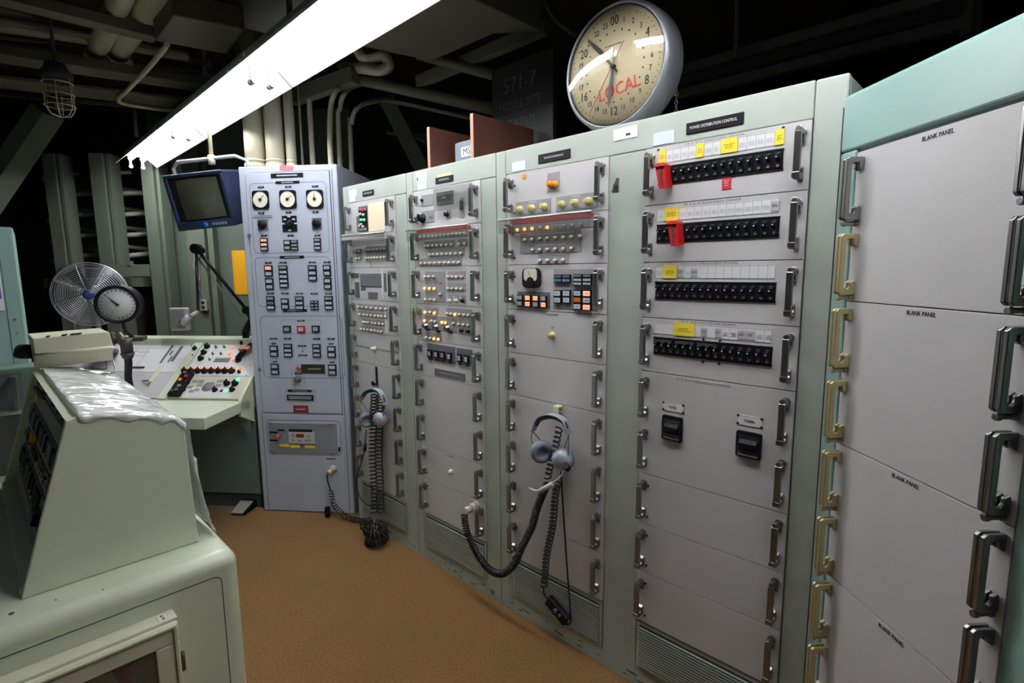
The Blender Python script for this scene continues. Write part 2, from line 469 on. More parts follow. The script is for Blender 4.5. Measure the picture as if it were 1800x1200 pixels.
ZT = [1.937, 1.755, 1.570, 1.386, 1.2015, 1.019, .835, .650, .467, .272]
def zc_slot(i): return (ZT[i]+ZT[i+1])/2
TOPZ = 2.035
def rack_frame(rk, xa, xb, bays, seams=(), full_right=None):
    """cabinet shell around the bays: side posts, header, plinth, body"""
    b = B()
    b.box(xa, xb, .02, .60, .0, TOPZ-.004)
    b.obj('cabinet_body', rackgreen, rk, bevel=.004)
    h0 = seams[0] if seams else xa; h1 = full_right if full_right else xb
    B().box(h0+.0006, h1-.0006, 0, .02, ZT[0]+.0012, TOPZ).obj('header', rackgreen, rk, bevel=.003, seg=2)
    B().box(xa, h0-.0006, 0, .02, .0, TOPZ).obj('post', rackgreen, rk, bevel=.005, seg=3)
    if full_right: B().box(full_right+.0006, xb, 0, .02, .0, TOPZ).obj('post', rackgreen, rk, bevel=.006, seg=3)
    xs = [h0]+[v for bb in bays for v in bb]+[h1]
    for i in range(0, len(xs), 2):
        if xs[i+1]-xs[i] > .003: B().box(xs[i]+.0004, xs[i+1]-.0004, 0, .02, .0, ZT[0]-.0012).obj('post', rackgreen, rk, bevel=.002)
    for a, c in bays:
        B().box(a, c, -.0, .02, .0, .07).obj('plinth', rackgreen, rk, bevel=.002)
        vent(rk, a+.004, c-.004, .07, ZT[9]-.004)
    for x in seams:
        B().box(x-.0006, x+.0006, .002, .004, .0, TOPZ-.004).obj('seam', groove, rk)
    rnd = random.Random(int(xa*100)); k = B()
    for i in range(int((xb-xa)*26)):
        x = rnd.uniform(xa+.02, xb-.05); z = rnd.uniform(.012, .05); l = rnd.uniform(.008, .04); k.prism([(x, 0, z), (x+l, 0, z+rnd.uniform(-.004, .004)), (x+l*.8, 0, z+.004), (x+l*.2, 0, z+.005)], (0, -.0006, 0))
    k.obj('scuff_marks', mat('dark scuff', (84, 92, 88), .8), rk)

# ------------------------------------------------------------------ double bay rack (racks three and four)
def double_rack():
    rk = root('equipment_rack', FR, 'wide pale green double rack with breaker rows, right of the hanging headset', 'equipment rack')
    A0, A1, C0, C1 = -.618, -.127, .018, .508
    rack_frame(rk, -.689, .586, [(A0, A1), (C0, C1)], seams=(-.632,), full_right=C1)
    c4 = FR.crop(1100, 180, 4.287); c5 = FR.crop(1100, 440, 4.287); c6 = FR.crop(1090, 700, 2.4)
    # ---- name plates on the header
    for P, u0, v0, u1, v1 in ((c4, 460, 160, 893, 160), (FR.crop(860, 240, 3.75), 326, 122, 537, 122)):
        x0, z1 = P(u0, v0); x1, _ = P(u1, v1-85 if P is c4 else v1-45)
        _, z0 = P(u0, v0+82 if P is c4 else v0+57)
        o = B().box(x0, x1, -.0035, .0005, z0, z1).obj('name_plate', black, rk, bevel=.0006)
        if P is c4: text(o, 'POWER DISTRIBUTION CONTROL', (x0+x1)/2-.003, (z0+z1)/2, .0125, whiteplate, -.0036, sx=(x1-x0)*.8/.187)
        else:
            printbars(o, (x0+x1)/2, (z0+z1)/2, (x1-x0)*.85, 1, .007, 0, midgrey, -.0036, 4)
    st = mat('pale blue sticker', (206, 216, 220), .5)
    plate(rk, c4, 210, 235, 365, 300, st, 'sticker', 0)
    plate(rk, FR.crop(860, 240, 3.75), 152, 172, 240, 218, mat('white sticker', (222, 224, 226), .5), 'sticker', 0)
    s = plate(rk, FR.P, 1079, 228, 1121, 240, whiteplate, 'sticker', 0)
    x, z = FR.P(1103, 236); B().box(x-.005, x+.012, -.0024, -.0018, z-.004, z+.003).mi(0).obj('small_print', ink, s)
    # ---- bay four: breaker panels
    faint = mat('faint grey print', (160, 160, 166), .6)
    TI = ['28 V D-C READINESS POWER', '28 V D-C READINESS POWER', '28 V D-C TRANSIENT POWER', '120 V A-C 400 CYCLE POWER']
    brk = B()
    w = .0235; hh = .048
    brk.box(-w/2+.0004, w/2-.0004, -.007, -.003, -hh/2+.001, hh/2-.001)
    brk.mi(1).box(-w*.28, w*.28, -.0095, -.006, -hh*.40, hh*.40)
    brk.mi(0).prism([(-w*.2, -.009, -.002), (-w*.2, -.024, .004), (-w*.2, -.024, .010), (-w*.2, -.009, .016)], (w*.4, 0, 0))
    brk.mi(2).box(-.0016, .0016, -.0265, -.0235, .0035, .0068)
    brk.mi(3).cyl((0, -.0095, -.0165), (0, -.0105, -.0165), .0042, n=10)
    brk.mi(3).box(-.003, .003, -.0102, -.0095, .0165, .018)
    bm_ = brk.mesh('circuit_breaker', [black, mat('dark breaker moulding', (34, 36, 44), .35), whiteplate, mat('grey breaker stud', (106, 106, 110), .4)])
    rows = [(c4, (205, 497), (1256, 337), (1250, 500)), (c4, (242, 925), (1230, 852), (1222, 1012)), (c5, (230, 232), (1205, 240), (1195, 398)), (c5, (218, 648), (1172, 730), (1165, 882))]
    for i in range(4):
        P, tl, tr, br = rows[i]
        pn = rack_panel(rk, C0, C1, ZT[i+1], ZT[i])
        x0, _ = P(*tl); x1, z1 = P(*tr); _, z0 = P(*br)
        x0, x1 = .064, .441
        zc = (z0+z1)/2; z0, z1 = zc-.0285, zc+.0285
        B().box(x0, x1, -.0048, -.0030, z0, z1).obj('breaker_recess', groove, pn)
        B().box(x0-.001, x1+.001, -.0068, -.004, z1-.0035, z1+.0005).box(x0-.001, x1+.001, -.0068, -.004, z0-.0005, z0+.0035).obj('breaker_trim', black, pn)
        n = 15; pw = (x1-x0)/n
        for k in range(n):
            mk('circuit_breaker', bm_, pn, loc=(x0+pw*(k+.5), 0, zc))
        if i == 3:
            for k in (0, 3, 6):
                B().box(x0+pw*(k+.15), x0+pw*(k+2.6), -.013, -.006, zc+.014, zc+.021).obj('tie_bar', steel, pn)
        # label strip above
        sz0, sz1 = z1+.010, z1+.050
        pl = B().box(x0-.001, x1-.004, -.0048, -.003, sz0, sz1).obj('label_strip', whiteplate, pn)
        cells = [x0+pw*k for k in range(1, n)] if i < 3 else [x0+pw*k for k in (9, 10, 11, 12, 13, 14)]
        lined(pl, x0, x1-.005, sz0+.001, sz1-.001, y=-.0052, cells=cells, r=.001, t=.0008)
        for k in range(n):
            if (i == 2 and k > 5) or (i == 3 and k < 9): continue
            if i == 3 and k == 3: continue
            printbars(pl, x0+pw*(k+.5), (sz0+sz1)/2-.003, pw*.7, 3, .0013, .0030, faint if i < 3 else rule, -.0054, i*20+k)
        ytags = {0: [(0, 1), (5, 1), (8, 2), (14, 1)], 1: [(1, 2)], 2: [(1, 2)], 3: [(2.75, 2.9)]}[i]
        gtags = {0: [], 1: [(13.9, 1)], 2: [(3, .9), (4.8, 1)], 3: [(6.4, .9), (8.2, .9), (11, .95), (12, .95)]}[i]
        for k, c in ytags:
            t_ = B().box(x0+pw*k+.001, x0+pw*(k+c)-.001, -.0068, -.0045, sz0+.001, sz1+.002).obj('yellow_tag', yellow, pn)
            printbars(t_, x0+pw*(k+c/2), (sz0+sz1)/2, pw*c*.7, 3, .0016, .003, mat('olive ink', (120, 100, 40), .6), -.0069, k)
        for k, c in gtags:
            t_ = B().box(x0+pw*k+.001, x0+pw*(k+c)-.001, -.0062, -.0045, sz0+.006, sz1-.008).obj('grey_tag', mat('grey tag', (176, 176, 184), .6), pn)
            printbars(t_, x0+pw*(k+c/2), (sz0+sz1)/2, pw*c*.7, 2, .0016, .003, ink, -.0064, k)
        text(pn, TI[i], (x0+x1)/2-.01, sz1+.0068, .0098, mat('grey engraved lettering', (128, 128, 134), .6), -.0046, space=1.45)
        zc_ = zc_slot(i)
        handles(pn, (.041, .486), zc_)
        if i == 0:
            r_ = plate(pn, c4, 733, 572, 798, 650, redlabel, 'red_label', -.004)
            x, z = c4(765, 608); printbars(r_, x, z, .018, 4, .0018, .003, whiteplate, -.0068, 3)
        if i == 3:
            for u, v in ((590, 668), (715, 678), (586, 838), (707, 852)):
                screws(pn, [c5(u, v)])
        screws(pn, [(.062, sz1+.004), (.436, sz1+.004)] if i == 0 else [])
    # panel with two large breakers
    pn = rack_panel(rk, C0, C1, ZT[6], ZT[4])
    text(pn, '28 V D-C TRANSIENT POWER', .236, ZT[4]-.0115, .0098, MATS['grey engraved lettering'], -.0046, space=1.45)
    for u0, v0, u1, v1, a0, b0, a1, b1 in ((185, 60, 265, 190, 183, 8, 272, 65), (497, 124, 597, 266, 497, 62, 603, 128)):
        x0, z1 = c6(u0, v0); x1, z0 = c6(u1, v1)
        z1 -= .004; z0 += .004
        b = B().prism(rrect(x0, x1, z0, z1, .006, -.004), (0, -.008, 0))
        b.mi(1).box(x0+.006, x1-.006, -.0125, -.009, z0+.010, z1-.010)
        b.mi(0).prism([(x0+.012, -.012, (z0+z1)/2-.018), (x0+.012, -.022, (z0+z1)/2-.008), (x0+.012, -.022, (z0+z1)/2+.006), (x0+.012, -.012, (z0+z1)/2+.018)], (x1-x0-.024, 0, 0))
        b.mi(2).box(x0+.010, x1-.010, -.0135, -.012, z1-.020, z1-.018).box(x0+.010, x1-.010, -.0135, -.012, z0+.018, z0+.020).mi(3).box(x0+.008, x1-.008, -.016, -.012, z0+.006, z0+.012)
        b.obj('main_breaker', [black, MATS['dark breaker moulding'], steel, darkgrey], pn)
        x0, z1 = c6(a0, b0+2); x1, z0 = c6(a1, b1-2)
        q = B().box(x0, x1, -.0055, -.003, z0, z1).obj('label_plate', whiteplate, pn)
        lined(q, x0+.001, x1-.001, z0+.001, z1-.001, y=-.0060, r=.003, t=.0008)
        printbars(q, (x0+x1)/2, (z0+z1)/2, (x1-x0)*.5, 2, .0018, .003, ink, -.0060, 8)
        screws(q, [(x0+.003, z1-.003), (x1-.003, z1-.003), (x0+.003, z0+.003), (x1-.003, z0+.003)])
    for i in (4, 5): handles(pn, (.041, .486), zc_slot(i))
    for i in (6, 7, 8):
        pn = rack_panel(rk, C0, C1, ZT[i+1], ZT[i]); handles(pn, (.041, .486), zc_slot(i))
        screws(pn, [(.056, ZT[i]-.04), (.056, ZT[i+1]+.03)])
    # ---- bay three
    HX = (A0+.022, A1-.024)
    cA = FR.crop(860, 240, 3.75); cB = FR.crop(860, 540, 3.75); cH = FR.crop(780, 840, 3.333)
    pn = rack_panel(rk, A0, A1, ZT[1], ZT[0]); handles(pn, HX, zc_slot(0)); screws(pn, [cA(172, 325), cA(172, 505)])
    x, z = cA(235, 263); B().cyl((x, -.006, z), (x, -.004, z), .010, n=16).obj('orange_dot', orange, pn)
    plate(pn, cA, 390, 245, 468, 355, midgrey)
    for u in (412, 442):
        x, z = cA(u, 316); knob(pn, x, z, .012, orange, .018, -.006)
    for u0, v0, u1, v1, ks in ((181, 436, 412, 512, ((213, 483), (290, 473), (372, 463))), (448, 396, 716, 478, ((487, 449), (575, 438), (665, 427)))):
        x0 = cA(u0, v0)[0]; x1 = cA(u1, v1)[0]; zc = sum(cA(*k)[1] for k in ks)/3
        q = B().box(x0, x1, -.006, -.003, zc-.023, zc+.030).obj('label_plate', midgrey, pn)
        printbars(q, (x0+x1)/2, zc+.024, (x1-x0)*.3, 1, .003, .002, whiteplate, -.0062, 1)
        for k in ks:
            x, z = cA(*k); z = zc; knob(pn, x, z, .0135, knobyellow, .02, -.006)
    pn = rack_panel(rk, A0, A1, ZT[2], ZT[1]); handles(pn, HX, zc_slot(1)); screws(pn, [cA(172, 800)])
    za = [cA(300, 607)[1], cA(447, 668)[1], cA(447, 742)[1], cA(447, 816)[1]]
    q = B().box(-.60, -.16, -.006, -.003, za[0]-.010, za[0]+.022).obj('label_strip', midgrey, pn)
    q = B().box(-.548, -.243, -.006, -.003, za[2]-.012, za[1]+.026).obj('label_plate', midgrey, pn)
    printbars(q, -.39, za[1]+.018, .28, 1, .003, .002, whiteplate, -.0062, 1); printbars(q, -.39, za[2]+.018, .2, 1, .003, .002, whiteplate, -.0062, 2)
    q = B().box(cA(330, 770)[0], cA(527, 830)[0], -.006, -.003, za[3]-.012, za[3]+.024).obj('label_plate', midgrey, pn)
    def row(P, us, z, lit=(), offm=0, litm=1):
        for u in us:
            x = P(u, 650)[0] if False else P(u, rv[0])[0]; mk('indicator_lamp', lamp_mesh(litm if u in lit else offm), pn, loc=(x, 0, z))
    rv = [607]; row(cA, (200, 248, 297, 350, 397, 450, 505, 555, 612), za[0], (200, 248, 297, 397))
    rv = [668]; row(cA, (248, 295, 345, 395, 447, 500, 553, 610), za[1])
    rv = [742]; row(cA, (297, 345, 395, 447, 500, 553), za[2])
    rv = [816]; row(cA, (345, 395, 447, 498), za[3])
    guard(pn, A0-.012, A1-.044, za[0]-.014, za[0]+.040)
    pn = rack_panel(rk, A0, A1, ZT[3], ZT[2]); handles(pn, HX, zc_slot(2)); screws(pn, [cA(172, 922), cA(172, 1097)])
    # meter
    x0, z1 = cA(235, 866); x1, z0 = cA(348, 998)
    b = B().prism(rrect(x0, x1, z0, z1, .022, -.004, 6), (0, -.014, 0)); xm, zm = (x0+x1)/2, (z0+z1)/2+.006
    b.mi(1).prism(rrect(x0+.011, x1-.011, zm-.018, zm+.032, .014, -.018, 6), (0, -.001, 0))
    b.mi(2).tube([(xm+.002, -.0198, zm-.012), (xm-.010, -.0198, zm+.022)], .0008, n=5)
    b.mi(0).cyl((xm, -.018, zm-.022), (xm, -.0215, zm-.022), .020, n=20)
    b.obj('panel_meter', [black, mat('aged meter face', (214, 208, 188), .4), ink], pn, bevel=.002)
    Wl, O2 = whitelens, lampon2
    def grp(u0, v0, u1, v1, nc, nr, cols, P=cA, frac=.10, bez=black):
        x0, z1 = P(u0, v0); x1, z0 = P(u1, v1); xm = (u0+u1)/2
        z1 = P(xm, v0)[1]; z0 = P(xm, v1)[1]
        return indicator(pn, x0, x1, z0, z1, nc, nr, cols, frac=frac, bez=bez, y=-.006)
    x0, z1 = cA(192, 1020); x1, z0 = cA(406, 1136); B().box(x0, x1, -.0065, -.003, z0, z1).obj('label_plate', darkgrey, pn, bevel=.001)
    dl = mat('dull lens', (150, 156, 156), .4)
    for k, cs in enumerate(((dl, dl), (O2, O2), (O2, dl), (dl, O2))):
        u = 197+k*52; grp(u, 1040+k*2, u+37, 1118+k*3, 1, 2, cs)
    x0, z1 = cA(430, 872); x1, z0 = cA(716, 1150); B().box(x0, x1, -.006, -.003, z0+.002, z1).obj('label_plate', midgrey, pn, bevel=.001)
    grp(440, 908, 492, 960, 1, 2, (darkgrey, bluelens)); grp(496, 908, 548, 960, 1, 2, (darkgrey, bluelens))
    grp(567, 905, 624, 982, 1, 3, (darkgrey, dl, dl)); grp(630, 905, 687, 982, 1, 3, (darkgrey, dl, dl))
    grp(438, 1010, 487, 1098, 1, 2, (Wl, Wl)); grp(498, 1010, 547, 1098, 1, 2, (Wl, Wl))
    grp(569, 1010, 620, 1140, 1, 3, (Wl, amberdim, Wl)); grp(630, 1010, 683, 1146, 1, 3, (O2, Wl, O2))
    pn = rack_panel(rk, A0, A1, ZT[4], ZT[3]); handles(pn, HX, zc_slot(3)); screws(pn, [cB(175, 88), cB(175, 257)])
    x, z = cB(422, 183); knob(pn, x, z, .012, knobyellow, .022); printbars(pn, x, z+.030, .02, 2, .003, .002, rule, -.0045, 2)
    printbars(pn, x, ZT[3]-.012, .075, 1, .006, 0, rule, -.0045, 5)
    pn = rack_panel(rk, A0, A1, ZT[5], ZT[4]); handles(pn, HX, zc_slot(4)); screws(pn, [cB(177, 371), cB(177, 537)])
    pn = rack_panel(rk, A0, A1, ZT[8], ZT[5])
    for i in (5, 6, 7): handles(pn, HX, zc_slot(i))
    x, z = cB(472, 660); B().box(x-.013, x+.013, -.030, -.004, z+.004, z+.012).box(x-.013, x+.013, -.034, -.028, z-.020, z+.012).box(x-.013, x+.013, -.008, -.004, z-.02, z+.012).obj('headset_hook', cream, pn, bevel=.002)
    pn = rack_panel(rk, A0, A1, ZT[9], ZT[8]); handles(pn, HX, zc_slot(8)); screws(pn, [cH(432, 287), cH(432, 422)])
    # padlock hasp patches on the centre post
    x, z = cA(832, 320)
    b = B().prism([(x-.012, 0, z-.02), (x+.014, 0, z-.022), (x+.014, 0, z+.022), (x+.004, 0, z+.022)], (0, -.003, 0)); b.cyl((x+.002, -.003, z-.002), (x+.002, -.009, z-.002), .006, n=12)
    b.obj('latch_plate', steel, rk)
    return rk
double_rack()

# ------------------------------------------------------------------ rack two
def rack_two():
    rk = root('equipment_rack', FR, 'pale green rack with many lit amber lamps, between the two hanging headsets', 'equipment rack')
    A0, A1 = -1.268, -.783; HX = (A0+.022, A1-.024)
    rack_frame(rk, -1.3335, -.691, [(A0, A1)], seams=(A0-.010,))
    cC = FR.crop(720, 300, 6.667); cD = FR.crop(720, 460, 6.667); c8 = FR.crop(600, 600, 3.0)
    x0, z1 = cC(308, 88); x1, _ = cC(512, 42); _, z0 = cC(308, 155)
    q = B().box(x0, x1, -.0035, .0005, z0, z1).obj('name_plate', black, rk); printbars(q, (x0+x1)/2, (z0+z1)/2, (x1-x0)*.8, 1, .008, 0, midgrey, -.0037, 1)
    B().box(x0+.01, x1-.01, -.002, .0005, z1+.001, z1+.012).obj('sticker', mat('yellowed tape', (214, 210, 168), .5), rk)
    plate(rk, cC, 85, 30, 212, 122, whiteplate, 'sticker', 0); plate(rk, cC, 95, 132, 205, 215, MATS['pale blue sticker'], 'sticker', 0)
    x, z = cC(100, 100); B().box(x-.006, x+.002, -.0024, -.0018, z-.008, z+.008).obj('small_print', ink, rk)
    pn = rack_panel(rk, A0, A1, ZT[1], ZT[0]); handles(pn, HX, zc_slot(0))
    def pl(P, u0, v0, u1, v1, m_=midgrey, d=.002, name='label_plate', b=.001):
        um = (u0+u1)/2; vm0, vm1 = v0, v1
        x0 = P(u0, v0)[0]; x1 = P(u1, v0)[0]; z1 = P(um, v0)[1]; z0 = P(um, v1)[1]
        return B().box(x0, x1, -.004-d, -.003, z0, z1).obj(name, m_, pn, bevel=b)
    pl(cC, 145, 280, 290, 412); pl(cC, 148, 468, 295, 608)
    x, z = cC(168, 560); knob(pn, x, z, .020, black, .028)
    x, z = cC(262, 540); knob(pn, x, z, .005, steel, .008)
    x, z = cC(162, 350); knob(pn, x, z, .007, black, .012)
    pl(cC, 328, 245, 520, 385, darkgrey, .006); o = pl(cC, 345, 285, 508, 355, black, .008, 'display_window'); x, z = cC(425, 318)
    for k in range(4): B().box(x-.045+k*.022, x-.033+k*.022, -.0135, -.012, z-.006, z+.006).obj('digit', dl_, o) if False else None
    text(o, '0000', x, z, .016, MATS['dull lens'], -.0125)
    pl(cC, 440, 458, 490, 562); x, z = cC(455, 515); knob(pn, x, z, .010, black, .018)
    pl(cC, 597, 312, 648, 550); pl(cC, 605, 350, 638, 450, black, .008, 'slide_switch'); pl(cC, 698, 310, 730, 530)
    # clear cover over the read-out
    x0, z1 = cC(330, 232); x1, z0 = cC(780, 300)
    B().box(x0, x1, -.026, -.023, z0-.045, z1+.004).obj('clear_cover', acrylic, pn)
    pn = rack_panel(rk, A0, A1, ZT[2], ZT[1]); handles(pn, HX, zc_slot(1))
    def row(P, us, v, lit=(), litm=1, offm=0):
        z = P(sum(us)/len(us), v)[1]
        for u in us: mk('indicator_lamp', lamp_mesh(litm if u in lit else offm), pn, loc=(P(u, v)[0], 0, z))
        return z
    z = row(cC, (145, 195, 245, 290, 335, 382, 432, 480, 527, 572, 615, 670), 758); B().box(A0+.02, A1-.04, -.006, -.003, z-.011, z+.018).obj('label_strip', midgrey, pn); zt = z
    z = row(cC, (205, 245, 293, 343, 400, 453, 512, 600, 668), 872); B().box(cC(185, 872)[0], cC(540, 872)[0], -.006, -.003, z-.010, z+.022).box(cC(580, 872)[0], cC(695, 872)[0], -.006, -.003, z-.010, z+.022).obj('label_plate', midgrey, pn)
    z = row(cC, (255, 300, 348, 402, 455, 507, 562, 622), 977); B().box(cC(235, 977)[0], cC(655, 977)[0], -.006, -.003, z-.010, z+.024).obj('label_plate', midgrey, pn)
    z = row(cC, (155, 205, 260, 318, 375, 430, 485, 537, 595), 1082); B().box(cC(135, 1082)[0], cC(625, 1082)[0], -.006, -.003, z-.010, z+.024).obj('label_plate', midgrey, pn)
    guard(pn, A0-.014, A1-.044, zt-.018, zt+.034)
    pn = rack_panel(rk, A0, A1, ZT[3], ZT[2]); handles(pn, HX, zc_slot(2))
    pl(cD, 190, 110, 425, 468); pl(cD, 455, 108, 662, 195); pl(cD, 455, 250, 665, 338); pl(cD, 465, 388, 512, 472); pl(cD, 540, 388, 585, 475); pl(cD, 617, 390, 665, 480)
    row(cD, (200, 250, 302), 175); row(cD, (203, 257, 312), 312, (203, 257, 312)); row(cD, (205, 260, 310), 443); row(cD, (378, 379), 380)
    row(cD, (470, 518, 570, 628), 178); row(cD, (470, 518, 570, 628), 317)
    for u, m_ in ((483, cream), (557, cream), (637, black)):
        x, z = cD(u, 455); knob(pn, x, z, .009, m_, .016)
    x, z = cD(378, 250); B().box(x-.010, x+.008, -.0068, -.004, z-.003, z+.003).obj('red_label', redlabel, pn)
    pn = rack_panel(rk, A0, A1, ZT[4], ZT[3]); handles(pn, HX, zc_slot(3))
    pl(cD, 190, 535, 345, 605); pl(cD, 442, 548, 740, 636); pl(cD, 190, 638, 565, 805); pl(cD, 580, 655, 738, 850); pl(cD, 205, 822, 388, 915)
    row(cD, (205, 257, 315), 593, (205, 315)); row(cD, (460, 503, 555, 605, 655, 710), 617, (555,))
    row(cD, (200, 275, 318, 403, 445, 533), 704, (200, 403, 445)); row(cD, (598, 648, 703), 737); row(cD, (215, 262, 310, 360), 895, (310, 360))
    for u, v in ((205, 750), (325, 762), (455, 775)):
        x, z = cD(u, v); knob(pn, x, z, .014, chrome, .02)
    for u, v in ((628, 805), (705, 815), (235, 785), (355, 805), (500, 815)):
        x, z = cD(u, v); knob(pn, x, z, .008, black, .016)
    pn = rack_panel(rk, A0, A1, ZT[5], ZT[4]); handles(pn, HX, zc_slot(4))
    pl(cD, 220, 975, 542, 1165, darkgrey, .003); pl(cD, 560, 1018, 742, 1192, darkgrey, .003)
    for u, v in ((257, 1068), (333, 1080), (408, 1090), (487, 1105), (605, 1122), (688, 1138)):
        x, z = cD(u, v); x0 = cD(u-26, v)[0]; x1 = cD(u+26, v)[0]
        indicator(pn, x0, x1, z-.020, z+.018, 1, 1, [whitelens if u > 480 else midgrey], y=-.007, frac=.2)
        B().box(x0+.004, x1-.004, -.0085, -.006, z-.034, z-.026).obj('small_print', ink, pn)
    x0, z1 = c8(497, 152); x1, z0 = c8(657, 198); zc = c8(577, 172)[1]
    o = B().box(x0, x1, -.007, -.003, zc-.018, zc+.016).obj('label_plate', darkgrey, pn, bevel=.001); printbars(o, (x0+x1)/2, zc, (x1-x0)*.85, 1, .006, 0, midgrey, -.0073, 2)
    pn = rack_panel(rk, A0, A1, ZT[7], ZT[5])
    for i in (5, 6): handles(pn, HX, zc_slot(i))
    pn = rack_panel(rk, A0, A1, ZT[8], ZT[7]); handles(pn, HX, zc_slot(7)); screws(pn, [c8(450, 585), c8(455, 690)])
    xx, zz = FR.P(866, 1040); B().box(xx-.012, xx+.012, -.003, .001, zz-.012, zz+.012).obj('patch_plate', mat('olive patch', (110, 122, 112), .5), rk)
    x, z = c8(583, 683); knob(pn, x, z, .010, cream, .018); printbars(pn, x, z+.03, .014, 1, .004, 0, rule, -.0045, 2); printbars(pn, x, ZT[7]-.014, .06, 1, .005, 0, rule, -.0045, 5)
    pn = rack_panel(rk, A0, A1, ZT[9], ZT[8]); handles(pn, HX, zc_slot(8)); screws(pn, [c8(460, 760), c8(463, 862)])
rack_two()

# ------------------------------------------------------------------ rack one
def rack_one():
    rk = root('equipment_rack', FR, 'single pale green rack beside the grey cabinet, paper sheet on its uppermost panel', 'equipment rack')
    A0, A1 = -1.912, -1.432; HX = (A0+.022, A1-.024)
    rack_frame(rk, -1.968, -1.336, [(A0, A1)], seams=(A0-.008,))
    cE = FR.crop(600, 320, 7.5); cF = FR.crop(600, 460, 6.0); c8 = FR.crop(600, 600, 3.0)
    x0, z1 = cE(285, 124); x1, _ = cE(430, 100); _, z0 = cE(285, 192)
    q = B().box(x0, x1, -.0035, .0005, z0, z1).obj('name_plate', black, rk); printbars(q, (x0+x1)/2, (z0+z1)/2, (x1-x0)*.75, 1, .008, 0, midgrey, -.0037, 1)
    plate(rk, cE, 105, 110, 205, 175, whiteplate, 'sticker', 0); plate(rk, cE, 110, 195, 195, 255, MATS['pale blue sticker'], 'sticker', 0)
    pn = rack_panel(rk, A0, A1, ZT[1], ZT[0]); handles(pn, HX, zc_slot(0))
    def bx(P, u0, v0, u1, v1, m_, y0=-.006, name='label_plate'):
        um = (u0+u1)/2; return B().box(P(u0, v0)[0], P(u1, v0)[0], y0, -.003, P(um, v1)[1], P(um, v0)[1]).obj(name, m_, pn, bevel=.0006)
    bx(cE, 235, 318, 352, 650, darkgrey); o = bx(cE, 245, 345, 350, 640, black, -.0075, 'switch_opening')
    bx(cE, 208, 450, 245, 655, darkgrey)
    pinkish = mat('dusty pink marks', (170, 120, 120), .5)
    for u, v, k in ((265, 370, 3), (300, 372, 3), (335, 365, 3), (275, 425, 0), (315, 432, 0), (262, 580, 0), (310, 590, 0), (285, 560, 0)): lamps(pn, cE, [(u, v)], k)
    for u in (287, 326): lamps(pn, cE, [(u, 498)], 4)
    bx(cE, 262, 605, 345, 640, midgrey, -.010)
    pn = rack_panel(rk, A0, A1, ZT[2], ZT[1]); handles(pn, HX, zc_slot(1))
    def row(P, us, v):
        z = P(sum(us)/len(us), v)[1]
        for u in us: mk('indicator_lamp', lamp_mesh(0), pn, loc=(P(u, v)[0], 0, z))
        return z
    z = row(cE, (350, 385, 424, 462, 502, 548, 590), 885); B().box(cE(338, 880)[0], cE(605, 880)[0], -.006, -.003, z-.045, z+.02).obj('label_plate', midgrey, pn); z2 = z
    row(cE, (350, 385, 424, 462, 502, 548, 590), 998); row(cE, (218, 262), 908); row(cE, (218, 262), 1010)
    bx(cE, 205, 880, 275, 1020, midgrey)
    B().box(A0+.02, A1-.05, -.006, -.003, z2+.028, z2+.052).obj('label_strip', midgrey, pn)
    bx(cE, 395, 1020, 405, 1120, midgrey)
    guard(pn, A0-.012, A1-.044, z2+.03, ZT[1]-.004, redstrip=False)
    B().box(A0-.01, A1-.044, -.047, -.0455, z2+.058, z2+.092).obj('guard_label_band', mat('grey film band', (168, 166, 166), .5), pn)
    pn = rack_panel(rk, A0, A1, ZT[3], ZT[2]); handles(pn, HX, zc_slot(2))
    bx(cF, 140, 120, 190, 170, darkgrey); bx(cF, 150, 215, 195, 375, darkgrey); bx(cF, 205, 125, 440, 265, darkgrey)
    bx(cF, 215, 270, 262, 300, darkgrey); bx(cF, 290, 320, 390, 390, darkgrey); bx(cF, 455, 120, 478, 315, darkgrey)
    o = B()
    for k in range(7):
        zz = cF(322, 140+k*18)[1]; o.box(cF(210, 200)[0], cF(436, 200)[0], -.0075, -.006, zz-.0022, zz+.0022)
    o.obj('legend_rows', midgrey, pn)
    B().box(cF(440, 200)[0], cF(452, 200)[0], -.010, -.003, ZT[3]+.02, ZT[2]-.01).obj('divider_strip', whiteplate, pn)
    pn = rack_panel(rk, A0, A1, ZT[4], ZT[3]); handles(pn, HX, zc_slot(3))
    for us, v in (((200, 240, 285, 335, 385, 435, 485), 487), ((210, 255, 290, 330, 372, 408, 443, 485), 567), ((250, 275, 300, 345, 378, 418, 455), 645), ((228, 260, 295, 335, 372, 405, 438), 722)):
        z = row(cF, us, v); B().box(cF(us[0]-14, v)[0], cF(us[-1]+12, v)[0], -.006, -.003, z-.009, z+.020).obj('label_plate', midgrey, pn)
    B().box(cF(478, 600)[0], cF(490, 600)[0], -.012, -.003, ZT[4]+.01, ZT[3]-.05).obj('divider_strip', whiteplate, pn)
    pn = rack_panel(rk, A0, A1, ZT[5], ZT[4]); handles(pn, HX, zc_slot(4))
    x, z = cF(360, 915); knob(pn, x, z, .012, cream, .024)
    B().box(A0+.02, A1-.02, -.0055, -.003, z-.002, z+.006).obj('hinge_strip', midgrey, pn)
    pn = rack_panel(rk, A0, A1, ZT[8], ZT[5])
    for i in (5, 6, 7): handles(pn, HX, zc_slot(i))
    x, z = c8(190, 160); B().box(x-.009, x+.009, -.008, -.003, z-.07, z+.03).box(x-.012, x+.012, -.03, -.004, z-.075, z-.065).box(x-.012, x+.012, -.036, -.03, z-.075, z-.05).obj('headset_hook', black, pn, bevel=.001)
    pn = rack_panel(rk, A0, A1, ZT[9], ZT[8]); handles(pn, HX, zc_slot(8))
rack_one()

